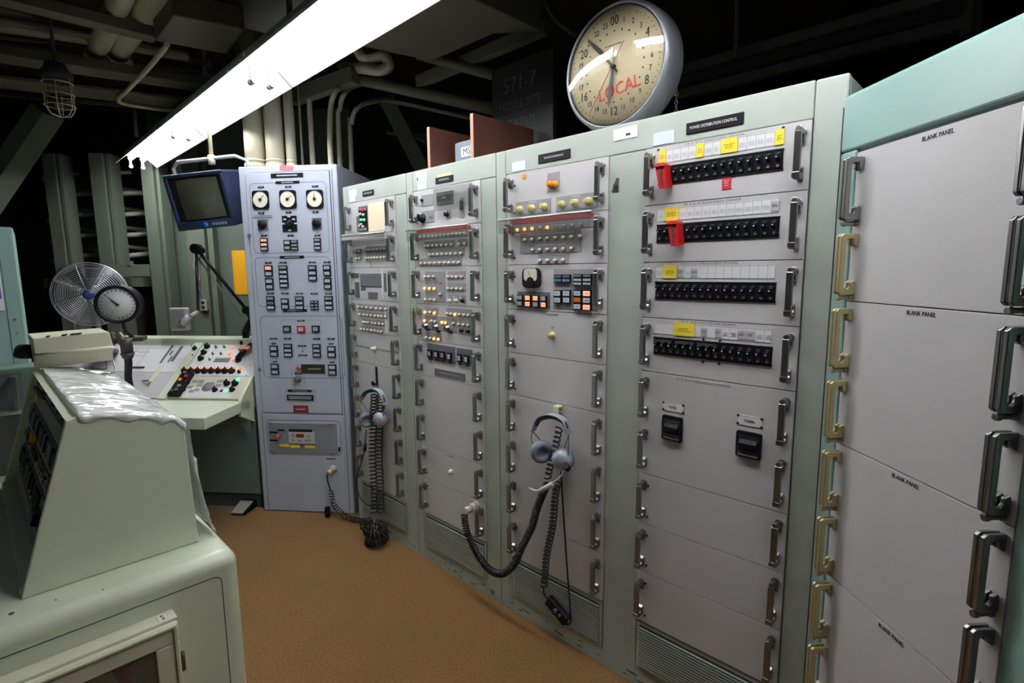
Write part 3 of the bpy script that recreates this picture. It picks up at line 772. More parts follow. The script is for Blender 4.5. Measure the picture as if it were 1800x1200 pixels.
def flat_sheet(name, fr, P, u0, v0, u1, v1, m_, label, cat, y=-.006, lines=0):
    um = (u0+u1)/2; x0, x1 = P(u0, v0)[0], P(u1, v0)[0]; z1, z0 = P(um, v0)[1], P(um, v1)[1]
    o = root(name, fr, label, cat, x=(x0+x1)/2, y=y, z=z0)
    w, h = (x1-x0)/2, z1-z0; b = B(); n = 6
    for i in range(n):
        xa, xb = -w+2*w*i/n, -w+2*w*(i+1)/n; ya, yb = -.003*sin(pi*i/n), -.003*sin(pi*(i+1)/n)
        b.prism([(xa, ya, 0), (xb, yb, 0), (xb, yb, h), (xa, ya, h)], (0, -.0005, 0))
    b.obj('sheet', m_, o); return o
o = flat_sheet('paper_sheet', FR, FR.crop(600, 320, 7.5), 362, 270, 575, 648, mat('cream paper', (240, 224, 196), .8), 'cream paper sheet taped on the uppermost panel of the rack beside the grey cabinet', 'paper')
w_ = .001
# red breaker lock-outs
def lockout(x, z, lean, label):
    o = root('breaker_lockout', FR, label, 'lockout clamp', 'red breaker lockouts', x=x, y=-.006, z=z)
    o.rotation_euler = (0, radians(lean), FR.a) if False else (0, 0, FR.a)
    b = B()
    sh = lean
    def sp(p): return [(x_+sh*(z_), y_, z_) for x_, y_, z_ in p]
    b.hexa(sp([(-.013, -.05, -.038), (.013, -.05, -.038), (.013, -.006, -.034), (-.013, -.006, -.034), (-.017, -.05, .036), (.017, -.05, .036), (.015, -.006, .032), (-.015, -.006, .032)]))
    b.hexa(sp([(-.017, -.056, .028), (.017, -.056, .028), (.017, -.006, .028), (-.017, -.006, .028), (-.017, -.054, .04), (.017, -.054, .04), (.017, -.006, .038), (-.017, -.006, .038)]))
    b.obj('clamp_body', red, o, bevel=.002)
    b = B().hexa(sp([(-.003, -.052, -.026), (.003, -.052, -.026), (.003, -.048, -.026), (-.003, -.048, -.026), (-.003, -.052, .022), (.003, -.052, .022), (.003, -.048, .022), (-.003, -.048, .022)]))
    b.obj('slot', groove, o)
    return o
x, z = FR.P(1169, 311, -.03); lockout(x, z, -.16, 'red lockout clamped on the uppermost breaker row, leftmost position')
x, z = FR.P(1190, 411, -.03); lockout(x, z, -.16, 'red lockout clamped on the second breaker row, below the other one')

# ------------------------------------------------------------------ grey cabinet
def grey_cabinet():
    rk = root('control_cabinet', FG, 'tall blue grey cabinet with three round gauges and rows of square indicator lights', 'control cabinet')
    Wd, Ht = .618, 2.18
    B().box(0, Wd, .0, .6, 0, Ht).obj('cabinet_body', cabgrey, rk, bevel=.008, seg=3)
    g1 = FG.crop(410, 280, 3.75); g2 = FG.crop(420, 440, 4.959); g3 = FG.crop(410, 580, 3.158)
    D0, D1 = FG.P(430, 305)[0]+.012, FG.P(583, 300)[0]
    D0, D1 = .045, .572
    zb = .665
    B().box(D0-.003, D1+.003, -.0012, .001, zb-.003, Ht-.036).obj('door_gap', groove, rk)
    dr = B().box(D0, D1, -.006, 0, zb, Ht-.039).obj('door', cabgrey, rk, bevel=.002)
    B().box(D1+.014, D1+.017, -.0008, .001, .02, Ht-.03).obj('seam', groove, rk)
    B().box(.034, .0365, -.0008, .001, .02, zb-.01).obj('seam', groove, rk)
    for u, v, P in ((112, 502, g1), (188, 1036, g2)):
        x, z = P(u, v); B().cyl((x, -.012, z), (x, .0, z), .011, n=14).obj('door_lock', darkgrey, rk)
    x0, z1 = g1(305, 35); x1, z0 = g1(397, 62); B().box(x0, x1, -.002, .001, Ht-.028, Ht-.002).obj('red_tape', mat('faded red tape', (214, 110, 118), .5), rk)
    Y = -.0062
    def bar(P, u0, u1, v, h, m_=black, txt=None, name='name_plate', y=Y):
        x0, z = P(u0, v); x1, _ = P(u1, v)
        o = B().box(x0, x1, y-.002, y, z-h/2, z+h/2).obj(name, m_, dr)
        printbars(o, (x0+x1)/2, z, (x1-x0)*(.7 if h > .012 else .6), 1, h*.32, 0, whitelens, y-.0022, int(u0)); return o
    bar(g1, 252, 465, 110, .026); bar(g1, 283, 440, 155, .016); bar(g1, 312, 470, 645, .016); bar(g1, 335, 490, 995, .016)
    def rr(P, u0, v0, u1, v1, r=.03, t=.0028):
        um = (u0+u1)/2; x0, x1 = P(u0, (v0+v1)/2)[0], P(u1, (v0+v1)/2)[0]; z1, z0 = P(um, v0)[1], P(um, v1)[1]
        lined(dr, x0, x1, z0, z1, y=Y-.0002, t=t, r=r, m_=darkgrey, name='outline')
    rr(g1, 125, 152, 628, 618); rr(g1, 155, 643, 648, 970); rr(g2, 205, 570, 915, 1112)
    # gauges
    for u, v, lab in ((187, 268, 0), (366, 265, 1), (543, 263, 2)):
        x, z = g1(u, v); r = .046
        b = B().prism(rrect(x-.052, x+.052, z-.054, z+.054, .016, Y, 4), (0, -.008, 0))
        b.mi(1).cyl((x, Y-.008, z), (x, Y-.0095, z), r, n=32)
        b.mi(0)
        for k in range(24):
            a = radians(-45+270*k/23)
            b.prism([(x+cos(a)*r*.86-.0008, Y-.0095, z+sin(a)*r*.86), (x+cos(a)*r*.86+.0008, Y-.0095, z+sin(a)*r*.86), (x+cos(a)*r*.94+.0008, Y-.0095, z+sin(a)*r*.94), (x+cos(a)*r*.94-.0008, Y-.0095, z+sin(a)*r*.94)], (0, -.0004, 0))
        a = radians((50, 40, 92)[lab])
        b.tube([(x-cos(a)*r*.25, Y-.011, z-sin(a)*r*.25), (x+cos(a)*r*.75, Y-.011, z+sin(a)*r*.75)], .0013, n=6)
        b.cyl((x, Y-.009, z), (x, Y-.013, z), .008, n=14)
        b.mi(2).lathe([(.014, 0), (.014, .0006), (.012, .0006), (.012, 0)], (x, Y-.0095, z), (0, -1, 0), n=24)
        b.obj('round_gauge', [black, mat('gauge face', (238, 234, 220), .35), midgrey], dr)
        bar(g1, u-20, u+20, v-83, .010); bar(g1, u-16, u+22, v+(86 if lab else 88), .012)
    # selector switches
    x, z = g1(200, 432); B().box(x-.032, x+.032, Y-.003, Y, z-.032, z+.032).obj('switch_plate', darkgrey, dr); knob(dr, x, z, .022, black, .03, Y); 
    x, z = g1(200, 377); B().box(x-.06, x+.06, Y-.003, Y, z-.006, z+.008).obj('switch_label', midgrey, dr)
    x, z = g1(376, 424); o = B().box(x-.046, x+.046, Y-.004, Y, z-.048, z+.046).obj('switch_plate', black, dr)
    for dx, dz in ((-.028, .025), (.028, .025), (0, -.04), (-.04, 0), (.04, 0), (0, .042)): B().box(x+dx-.009, x+dx+.009, Y-.0055, Y-.004, z+dz-.004, z+dz+.004).obj('switch_label', whitelens, o)
    B().tube([(x-.014, Y-.02, z-.014), (x+.016, Y-.02, z+.016)], .007, n=8).cyl((x, Y, z), (x, Y-.02, z), .016).obj('switch_knob', blacksoft, o)
    x, z = g1(555, 425); B().box(x-.030, x+.030, Y-.003, Y, z-.032, z+.034).obj('switch_plate', darkgrey, dr); knob(dr, x, z, .023, black, .03, Y)
    for u in (208, 382, 558): bar(g1, u-20, u+20, 503, .010)
    Wl = whitelens
    navy = mat('dark navy bezel', (22, 26, 40), .5)
    def gi(P, u0, v0, u1, v1, nc, nr, cols, bez=navy):
        um = (u0+u1)/2; vm = (v0+v1)/2; x0, x1 = P(u0, vm)[0], P(u1, vm)[0]; z1, z0 = P(um, v0)[1], P(um, v1)[1]
        indicator(dr, x0, x1, z0, z1, nc, nr, cols, bez=bez, y=Y, frac=.20)
    dl = MATS['dull lens']
    gi(g1, 186, 520, 235, 604, 1, 3, (lampon2, lampon2, Wl)); gi(g1, 340, 532, 386, 600, 1, 2, (Wl, dl)); gi(g1, 387, 532, 432, 600, 1, 3, (dl,)); gi(g1, 537, 518, 584, 598, 1, 3, (dl, Wl, Wl))
    q = [(232, 130, 302, 228, 1, 2, (lampon2, Wl)), (240, 243, 310, 342, 1, 2, (Wl, Wl)), (360, 130, 435, 325, 1, 5, (dl, Wl, Wl, Wl, Wl)), (612, 128, 685, 265, 1, 3, (dl, Wl, Wl)), (741, 126, 808, 225, 1, 2, (Wl, Wl)), (747, 240, 814, 340, 1, 2, (Wl, Wl)),
         (250, 397, 320, 517, 1, 3, (dl, bluelens, Wl)), (377, 417, 444, 515, 1, 2, (Wl, Wl)), (500, 398, 572, 517, 1, 3, (dl, Wl, Wl)), (630, 435, 700, 517, 2, 3, (dl,)), (754, 397, 826, 518, 1, 3, (dl, Wl, Wl)),
         (392, 655, 460, 715, 1, 1, (dl,)), (642, 653, 710, 713, 1, 1, (dl,)), (280, 828, 348, 925, 1, 2, (Wl, Wl)), (400, 812, 472, 926, 1, 3, (dl, Wl, Wl)), (650, 813, 720, 928, 1, 3, (dl, Wl, Wl)), (778, 832, 850, 932, 1, 2, (Wl, Wl)),
         (288, 985, 356, 1080, 1, 2, (Wl, Wl)), (786, 992, 856, 1086, 1, 2, (Wl, Wl))]
    for a in q: gi(g2, *a)
    gi(g2, 515, 655, 583, 715, 1, 1, (Wl,), red)
    for u0, u1, v in ((232, 292, 108), (360, 420, 106), (614, 674, 104), (742, 802, 103), (250, 312, 375), (375, 438, 375), (503, 564, 376), (629, 690, 376), (755, 816, 376), (514, 576, 612), (276, 338, 767), (400, 460, 767), (650, 712, 768), (776, 838, 768), (290, 326, 810), (790, 828, 812), (302, 338, 968), (800, 836, 972), (520, 592, 830), (524, 600, 911)):
        bar(g2, u0, u1, v, .009)
    x, z = g2(560, 873); B().box(x-.001, x+.001, Y-.001, Y, z-.010, z+.010).box(x-.008, x+.008, Y-.001, Y, z-.001, z+.001).obj('mark', ink, dr)
    x0, x1 = g2(372, 660)[0], g2(722, 660)[0]; lined(dr, x0, x1, g2(545, 722)[1], g2(545, 605)[1], y=Y-.0003, t=.0015, r=.002, m_=rule)
    for u0, u1, v0, v1 in ((265, 375, 772, 1085), (388, 482, 778, 935), (640, 732, 778, 935), (760, 868, 778, 1090), (485, 588, 380, 525), (350, 450, 110, 335), (600, 700, 110, 275)):
        lined(dr, g2(u0, (v0+v1)/2)[0], g2(u1, (v0+v1)/2)[0], g2((u0+u1)/2, v1)[1], g2((u0+u1)/2, v0)[1], y=Y-.0002, t=.001, r=.002, m_=rule)
    x0, z1 = g2(548, 990); x1, z0 = g2(757, 1070); o = B().box(x0, x1, Y-.004, Y, z0, z1).obj('name_plate', mat('dark olive plate', (40, 36, 34), .4), dr); printbars(o, (x0+x1)/2+.01, (z0+z1)/2, (x1-x0)*.55, 1, .007, 0, mat('buff ink', (190, 170, 140), .6), Y-.0043, 4)
    x, z = g2(540, 1028); B().tube([(x-.006, Y-.022, z), (x-.006, Y-.022, z+.02)], .008, n=10).cyl((x, Y, z), (x, Y-.02, z), .008).obj('toggle_switch', mat('rust red plastic', (176, 88, 62), .45), dr)
    # lower part of the door
    x, z = g3(363, 270); lined(dr, x-.042, x+.042, z-.042, z+.05, y=Y-.0003, t=.002, r=.008, m_=darkgrey); knob(dr, x, z, .020, darkgrey, .03, Y); B().cyl((x, Y-.03, z), (x, Y-.036, z), .012).obj('knob_cap', chrome, dr)
    bar(g3, 345, 385, 240, .010)
    x0, z1 = g3(292, 328); x1, z0 = g3(462, 398); lined(dr, x0, x1, z0, z1, y=Y-.0003, t=.002, r=.01, m_=darkgrey)
    bar(g3, 306, 438, 334, .013); x0, z1 = g3(301, 357); x1, z0 = g3(450, 390); o = B().box(x0, x1, Y-.003, Y, z0, z1).obj('counter_window', black, dr); printbars(o, (x0+x1)/2, (z0+z1)/2, (x1-x0)*.9, 2, .006, .005, whitelens, Y-.0033, 1)
    x0, z1 = g3(337, 416); x1, z0 = g3(421, 456); o = B().box(x0, x1, Y-.003, Y, z0, z1).obj('red_label', mat('deep red plate', (130, 22, 36), .5), dr); printbars(o, (x0+x1)/2, (z0+z1)/2, (x1-x0)*.7, 2, .004, .004, whitelens, Y-.0033, 1)
    # lower fixed panel
    lp = B().box(D0, D1, -.004, 0, .01, zb-.014).obj('lower_panel', cabgrey, rk, bevel=.002)
    x0, z1 = g3(182, 492); x1, z0 = g3(606, 700); lined(lp, x0, x1, z0+.003, z1-.003, y=-.0045, t=.004, r=.03, m_=darkgrey)
    x0, z1 = g3(195, 508); x1, z0 = g3(583, 688); o = B().box(x0, x1, -.009, -.003, z0+.006, z1-.003).obj('instrument_plate', mat('slate grey plate', (128, 130, 142), .45), lp, bevel=.001)
    for u, v in ((220, 515), (542, 520), (232, 680), (550, 682)): knob(o, *g3(u, v), .006, steel, .006, -.009, 'screw')
    def pb(u0, v0, u1, v1, m_, name, y=-.011):
        um, vm = (u0+u1)/2, (v0+v1)/2; return B().box(g3(u0, vm)[0], g3(u1, vm)[0], y, -.006, g3(um, v1)[1], g3(um, v0)[1]).obj(name, m_, o)
    pb(208, 560, 250, 570, black, 'name_plate'); pb(209, 604, 250, 613, black, 'name_plate'); pb(250, 548, 290, 557, black, 'name_plate')
    x, z = g3(262, 585); B().tube([(x, -.035, z-.016), (x, -.035, z+.02)], .008, n=10).cyl((x, -.008, z), (x, -.035, z), .009).obj('red_lever_switch', MATS['rust red plastic'], o)
    k = pb(315, 552, 458, 625, mat('light beige instrument', (186, 184, 180), .45), 'counter_box', -.018)
    pb(316, 549, 446, 559, black, 'name_plate', -.0195); pb(358, 572, 400, 590, MATS['deep red plate'], 'read_out', -.0195)
    for u, v in ((340, 578), (425, 585), (340, 605), (378, 608), (415, 607), (430, 607)):
        x, z = g3(u, v); B().box(x-.010, x+.010, -.0205, -.017, z-.006, z+.006).obj('key', midgrey, o)
    pb(260, 630, 315, 645, yellow, 'yellow_tag'); pb(320, 634, 374, 650, yellow, 'yellow_tag'); pb(402, 636, 460, 652, yellow, 'yellow_tag')
    x, z = g3(591, 660); B().box(x-.006, x+.006, -.008, -.003, z-.014, z+.014).obj('catch', black, lp)
    x, z = g3(545, 713); B().box(x-.03, x+.03, -.005, -.003, z-.003, z+.003).obj('name_plate', black, lp)
grey_cabinet()

# ------------------------------------------------------------------ teal rack nearest the camera
def teal_rack():
    rk = root('equipment_rack', FB, 'pale teal rack of blank panels with large pull handles, nearest the camera', 'equipment rack')
    Z = [1.8285, 1.463, 1.0915, .7207, .350, .09]; X0, X1 = 0, .4765
    B().box(-.058, .56, .03, .60, 0, 1.976).obj('cabinet_body', teal, rk, bevel=.004)
    b = B().prism([(-.058, 0, 1.84), (-.058, .03, 1.83), (-.058, .06, 1.83), (-.058, .06, 1.98), (-.058, .012, 1.98), (-.058, 0, 1.968)], (.618, 0, 0))
    b.obj('header', teal, rk, bevel=.004)
    B().box(-.058, -.001, 0, .03, 0, 1.836).obj('post', teal, rk, bevel=.006, seg=3)
    B().box(X1+.001, .56, 0, .03, 0, 1.836).obj('post', teal, rk, bevel=.006, seg=3)
    B().box(-.001, X1+.001, .004, .03, 0, .088).obj('plinth', teal, rk, bevel=.002)
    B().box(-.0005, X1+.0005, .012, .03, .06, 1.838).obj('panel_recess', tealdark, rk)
    B().box(-.061, -.0575, .001, .03, 0, 1.95).obj('seam_gasket', groove, rk)
    cent = [1.738, 1.556, 1.371, 1.186, .999, .815, .628, .443, .26]
    for i in range(5):
        pn = B().box(X0+.0015, X1-.0015, .003, .014, Z[i+1]+.0012, Z[i]-.0012).obj('blank_panel', panelgrey, rk, bevel=.001)
        if i < 4: text(pn, 'BLANK PANEL', .234, Z[i]-(.014 if i else .016), .0135, ink, .0026, sx=.89)
        for k in range(9):
            if Z[i+1] < cent[k] < Z[i]:
                mk('handle', H_BC if k == 0 else H_BZ, pn, bevel=.002, seg=3, loc=(.020, .006, cent[k]))
                mk('handle', H_BC, pn, bevel=.002, seg=3, loc=(.456, .006, cent[k]))
teal_rack()

# ------------------------------------------------------------------ big round clock on the racks
def big_clock():
    R_ = .196; cx, cz = -.157, 2.253
    o = root('wall_clock', FR, 'large round grey twenty four hour clock marked LOCAL, standing on the rack top', 'clock', x=cx, y=.06, z=cz)
    o.rotation_euler = (radians(0.5), 0, FR.a)
    case = mat('silver grey clock enamel', (120, 122, 130), .35, metal=.3)
    B().lathe([(.0, .125), (.16, .125), (.205, .115), (.2165, .09), (.2165, .03), (.212, .008), (.203, -.004), (.197, -.002), (.195, .006)], (0, 0, 0), (0, 1, 0), n=72).obj('case', case, o)
    dial = mat('aged ivory dial', (206, 192, 164), .5)
    d = B().lathe([(0, .006), (.197, .006), (.197, .009), (0, .009)], (0, 0, 0), (0, 1, 0), n=64).obj('dial', dial, o)
    B().lathe([(.193, .002), (.199, .002), (.199, .007), (.193, .007)], (0, 0, 0), (0, 1, 0), n=64).obj('dial_ring', black, o)
    yy = .0052
    for h in range(24):
        a = pi/2-2*pi*h/24+0; t = '00' if h == 0 else str(h); big = h % 4 == 0
        r = .150 if big else .148
        text(d, t, cos(a)*r, sin(a)*r, .043 if big else .026, ink, yy, name='numeral', sx=.8)
        b = B().cyl((cos(a)*.118, yy+.001, sin(a)*.118), (cos(a)*.118, yy, sin(a)*.118), .0032, n=8); b.obj('hour_dot', ink, d)
    b = B()
    for k in range(60):
        a = 2*pi*k/60; r0 = .176 if k % 5 else .172
        p = Vector((cos(a), 0, sin(a))); q = Vector((-sin(a), 0, cos(a)))*.0012
        b.face([p*r0-q+Vector((0, yy, 0)), p*.180-q+Vector((0, yy, 0)), p*.180+q+Vector((0, yy, 0)), p*r0+q+Vector((0, yy, 0))])
    b.obj('minute_ticks', ink, d)
    text(d, 'LOCAL', .02, -.078, .060, mat('red marker', (200, 40, 48), .6), .0045, name='lettering', sx=.9, rot=-.12)
    B().box(-.04, .03, .0047, .0052, .072, .075).obj('small_print', rule, d)
    def hand(ang, L, w, m_, y, back=.03, name='clock_hand'):
        a = radians(ang); u = Vector((sin(a), 0, cos(a))); v = Vector((cos(a), 0, -sin(a)))
        pts = [u*-back+v*w*.4, u*(L*.7)+v*w, u*L, u*(L*.7)-v*w, u*-back-v*w*.4]
        B().prism([p+Vector((0, y, 0)) for p in pts], (0, -.0015, 0)).obj(name, m_, o)
    hand(188, .132, .0085, mat('dark grey hand', (70, 72, 82), .5), -.001)
    hand(-42, .165, .007, ink, -.004); hand(-40+2, .11, .005, ink, -.004)
    hand(214, .175, .0018, mat('dull red hand', (150, 50, 50), .5), -.007, back=.085, name='second_hand')
    B().cyl((0, .005, 0), (0, -.010, 0), .008, n=16).obj('hub', ink, o)
    prof = [(.196*sin(radians(t))/sin(radians(38)), -.002-.026*(cos(radians(t))-cos(radians(38)))/(1-cos(radians(38)))) for t in (0, 5, 10, 15, 20, 25, 30, 34, 38)]
    B().lathe(prof, (0, 0, 0), (0, 1, 0), n=64).obj('domed_glass', glass, o)
    for sx in (-1, 1):
        b = B()
        for k in range(6):
            z = -.10-k*.014 if sx > 0 else -.155-k*.012
            x = sx*(.19 if sx > 0 else .165)
            b.tube(arc((x, .10, z), .006, 0, 360, 8, 'xz' if k % 2 else 'yz')[:-1], .0012, n=5, closed=True)
        b.obj('safety_chain', steel, o)
big_clock()

# ------------------------------------------------------------------ things on top of rack two
def book_box():
    for x, lab in ((-1.185, 'upright brown board at the outer side of the grey case, on rack top'), (-.872, 'upright brown board with lit front edge beneath the black status sign')):
        o = root('wooden_board', FR, lab, 'board', x=x, y=.035, z=TOPZ)
        B().hexa([(-.009, 0, 0), (.009, 0, 0), (.009, .40, 0), (-.009, .40, 0), (-.009, 0, .20), (.009, 0, .20), (.009, .40, .20), (-.009, .40, .20)]).obj('side_board', wooddark if False else wood, o, bevel=.001)
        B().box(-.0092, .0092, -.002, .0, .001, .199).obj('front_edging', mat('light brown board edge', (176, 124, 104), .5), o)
    o = root('wooden_rail', FR, 'thin brown rail spanning between the two upright brown boards', 'rail', x=-1.03, y=.30, z=TOPZ+.182)
    B().box(-.145, .148, -.006, .006, 0, .012).obj('rail', wood, o)
    B().box(-.06, -.055, -.002, .002, -.03, 0).obj('hook', steel, o)
    o = root('grey_case', FR, 'grey blue metal case with a white label, between the brown boards', 'case', x=-1.0, y=.12, z=TOPZ)
    B().box(-.098, .11, 0, .30, 0, .125).obj('body', mat('slate blue case', (118, 128, 140), .4), o, bevel=.012, seg=3)
    l = B().box(-.045, .075, -.002, .002, .050, .093).obj('label_plate', whiteplate, o)
    text(l, 'MSA', .012, .071, .044, mat('dark navy ink', (30, 34, 60), .5), -.0028, sx=1.05)
    o = root('status_sign', FR, 'black sign reading 571-7 MISSILE SITE STATUS above the brown boards', 'sign', x=-.98, y=.46, z=TOPZ+.10)
    B().box(-.20, .22, 0, .03, 0, .46).obj('sign_board', mat('matt black board', (26, 25, 26), .6), o, bevel=.002)
    wl = mat('faded grey lettering', (84, 84, 84), .8)
    text(o, '571-7', .0, .35, .10, wl, -.002); text(o, 'MISSILE SITE', .0, .25, .062, wl, -.002, sx=.9); text(o, 'STATUS', .0, .16, .062, wl, -.002)
    B().box(-.2, -.17, .005, .02, -.1, 0).box(.17, .2, .005, .02, -.1, 0).obj('sign_legs', darksteel, o)
book_box()

# ================================================================== FOREGROUND CONSOLE
FC = Fr(-1.224, 1.218, 45.5)
def near_desk():
    o = root('console_desk', FC, 'mint green rounded desk under the near console', 'desk')
    b = B().box(-1.6, .463, -.135, 1.12, .0, .75); b.obj('desk_body', deskgreen, o, bevel=.040, seg=6)
    # groove of the end panel
    x0, x1, z0, z1 = -1.4, .412, .05, .694
    A = rrect(x0, x1, z0, z1, .022, -.1355, 5); C = rrect(x0+.0022, x1-.0022, z0+.0022, z1-.0022, .020, -.1355, 5); b = B(); n = len(A)
    for k in range(n): b.prism([A[k], A[(k+1) % n], C[(k+1) % n], C[k]], (0, .002, 0))
    b.obj('panel_groove', groove, o)
    h = B()
    p = FC.loc(atz(20, 1078, .7505)); h.cyl((p.x, p.y, .7475), (p.x, p.y, .7512), .0055, n=12)
    for q in ((98, 1054), (181, 1036)):
        p = FC.loc(atz(*q, .7505)); h.cyl((p.x, p.y, .749), (p.x, p.y, .7510), .002, n=8)
    h.obj('screw_hole', groove, o)
    # ----- cream wall cabinet hung on the end
    c = root('display_case', FC, 'cream wooden case with framed glass door, mounted on the desk end', 'cabinet', x=0, y=-.1358, z=0)
    X0, X1, z0, z1, D = -.42, .286, .18, .652, .050
    t = .012
    B().box(X0, X1, -D, -.0, z1-t, z1).box(X0, X1, -D, 0, z0, z0+t).box(X0, X0+t, -D, 0, z0+t, z1-t).box(X1-t, X1, -D, 0, z0+t, z1-t).box(X0+t, X1-t, -.004, 0, z0+t, z1-t).obj('case_body', cream, c, bevel=.003)
    fx = .052; y0, y1 = -D-.018, -D-.001
    d = B().box(X0+.004, X1-.004, y0, y1, z1-.06, z1-.006).box(X0+.004, X1-.004, y0, y1, z0+.006, z0+.06).box(X0+.004, X0+.058, y0, y1, z0+.06, z1-.06).box(X1-.058, X1-.004, y0, y1, z0+.06, z1-.06)
    dr = d.obj('door', cream, c, bevel=.004, seg=3)
    B().box(X0+.058, X1-.058, -D-.012, -D-.010, z0+.06, z1-.06).obj('door_glass', acrylic, dr)
    m_ = B()
    m_.box(X0+.012, X1-.012, y0-.006, y0, z1-.016, z1-.008).box(X1-.016, X1-.008, y0-.006, y0, z0+.01, z1-.008)
    m_.obj('door_moulding', cream, dr, bevel=.002)
    B().box(X1-.004, X1+.003, -D-.012, -D+.010, .50, .545).cyl((X1+.003, -D-.001, .497), (X1+.003, -D-.001, .548), .005, n=10).obj('hinge', mat('tarnished brass', (110, 96, 60), .4, metal=.8), dr)
    B().box(X1-.040, X1-.018, -.045, -.012, z1, z1+.0015).obj('top_plate', mat('white painted plate', (222, 222, 208), .4), c)
    B().cyl((X1-.030, -.022, z1), (X1-.030, -.022, z1+.0025), .0035).cyl((X1-.028, -.036, z1), (X1-.028, -.036, z1+.0025), .0035).obj('screw', darkgrey, c)
    r_ = root('red_valve_wheel', FC, 'red metal piece hanging inside the cream case', 'red object', x=.165, y=-.155, z=.50)
    b = B().cyl((0, -.012, .045), (0, .012, .045), .010, n=12)
    b.prism([(-.022, -.004, .06), (-.012, -.004, .052), (.014, -.004, .056), (.026, -.004, .066), (.022, -.004, .030), (.014, -.004, .02), (.016, -.004, -.08), (-.012, -.004, -.08), (-.010, -.004, .02), (-.018, -.004, .034)], (0, .010, 0))
    b.obj('red_lever', red, r_, bevel=.002)
    kk = root('dark_box', FC, 'dark grey box inside the cream case, beside the red piece', 'box', x=.03, y=-.172, z=.30)
    B().box(-.08, .07, 0, .025, 0, .2).obj('box', mat('dark grey plastic', (52, 50, 58), .4), kk, bevel=.004)
near_desk()
from mathutils import noise as _nz
NZ = _nz.noise
def near_console():
    o = root('instrument_console', FC, 'mint green sloped console with plastic over its top, facing away from the racks', 'console')
    L = 1.0
    prof = [(0, .7505), (.126, 1.181), (.150, 1.187), (.243, 1.170), (.330, 1.146), (.362, 1.133), (.380, 1.114), (.3865, 1.09), (.388, 1.022), (.396, .7505)]
    body = [(.045, .7505), (.168, 1.168)]+[(x, z-.0012) for x, z in prof[3:]]
    B().prism([(x, .016, z) for x, z in body], (0, L-.032, 0)).obj('console_shell', deskgreen, o)
    for nm, y in (('near_end_panel', 0), ('far_end_panel', L-.016)):
        B().prism([(x, y, z) for x, z in prof], (0, .016, 0)).obj('end_panel', deskgreen, o, bevel=.004, seg=3)
    B().prism([(.126, .016, 1.181), (.150, .016, 1.187), (.243, .016, 1.170), (.17, .016, 1.166), (.135, .016, 1.176)], (0, L-.032, 0)).obj('top_lip', deskgreen, o)
    B().box(.0, .05, .016, L-.016, .7505, .775).obj('bottom_sill', deskgreen, o, bevel=.003)
    # sloped face, panel local: x' = along the console (-y), z' up the slope
    a = Vector((.040, 0, .775)); c = Vector((.148, 0, 1.166)); ln = (c-a).length
    ang = atan2(c.x-a.x, c.z-a.z)
    face = bpy.data.objects.new('instrument_face', B().box(.016, L-.016, 0, .012, 0, ln).mesh('instrument_face', mat('grey mauve face', (150, 144, 152), .5))); COL.objects.link(face); face.parent = o
    # local frame: X -> -y of console reversed so that outward normal is -Y'
    M = Matrix(((0, cos(ang), sin(ang), a.x+.0), (-1, 0, 0, L), (0, -sin(ang), cos(ang), a.z), (0, 0, 0, 1)))
    face.matrix_local = M
    def fb(x0, x1, z0, z1, m_, name, y=-.004, d=0): return B().box(x0, x1, y, .001, z0, z1).obj(name, m_, face, bevel=.001)
    rnd = random.Random(5)
    for z0, z1, mm in ((.02, .06, midgrey), (.09, .15, darkgrey), (.18, .21, darkgrey), (.24, .30, darkgrey), (.33, .36, midgrey), (.375, .395, darkgrey)):
        fb(.04, .94, z0, z1, mm, 'module_strip')
        n = 26
        for k in range(n):
            if mm is darkgrey and rnd.random() < .85:
                x = .06+k*.034; b = B().box(x, x+.020, -.012, -.004, z0+.006, z1-.006).obj('key', rnd.choice([black, blacksoft, midgrey, darkgrey]), face)
    for x, z, m_ in ((.20, .35, yellow), (.30, .225, orange), (.86, .225, MATS['deep red plate']), (.9, .31, black)):
        B().box(x-.018, x+.018, -.016, -.002, z-.018, z+.014).obj('key', m_, face)
    for k in range(5):
        x = .1+k*.05; B().cyl((x, -.02, .365), (x, 0, .365), .009, n=10).obj('knob', steel, face)
    B().box(.80, .86, -.03, 0, .10, .135).obj('black_toggle', black, face, bevel=.003)
    # plastic sheet
    s = root('plastic_sheet', FC, 'crinkled clear plastic sheet draped over the near console top and side', 'plastic sheet')
    pts = [(.150, 1.192), (.19, 1.184), (.243, 1.176), (.29, 1.162), (.330, 1.151), (.364, 1.138), (.386, 1.118), (.3945, 1.08), (.397, 1.02), (.401, .95), (.405, .88), (.412, .81), (.428, .757)]
    n = 220; rnd = random.Random(2); bm = bmesh.new(); G = []
    def wv(u, v):
        a = NZ(Vector((u*26, v*1.6, 3))); c = NZ(Vector((u*60+v*4, v*3, 9))); e = NZ(Vector((u*7, v*1.2, 5)))
        return (1-abs(a)*2.2)*.0042+(1-abs(c)*2)*.0022+e*.004+.003
    fine = []
    for i in range(len(pts)-1):
        for k in range(5): t = k/5; fine.append((pts[i][0]*(1-t)+pts[i+1][0]*t, pts[i][1]*(1-t)+pts[i+1][1]*t))
    fine.append(pts[-1])
    for j, (x, z) in enumerate(fine):
        row = []; v = j/len(fine)
        for i in range(n+1):
            y = .008+(L-.02)*i/n+ (sin(j*.9)*.003 if i == 0 else 0)
            w_ = wv(y*1.0, v*3); nx, nz = (.2, 1) if z > 1.13 else (1, .05)
            row.append(bm.verts.new((x+nx*w_*(2.2 if z < 1.0 else 1), y, z+nz*w_)))
        G.append(row)
    for A_, C_ in zip(G, G[1:]):
        for i in range(n):
            f = bm.faces.new((A_[i], A_[i+1], C_[i+1], C_[i])); f.smooth = True
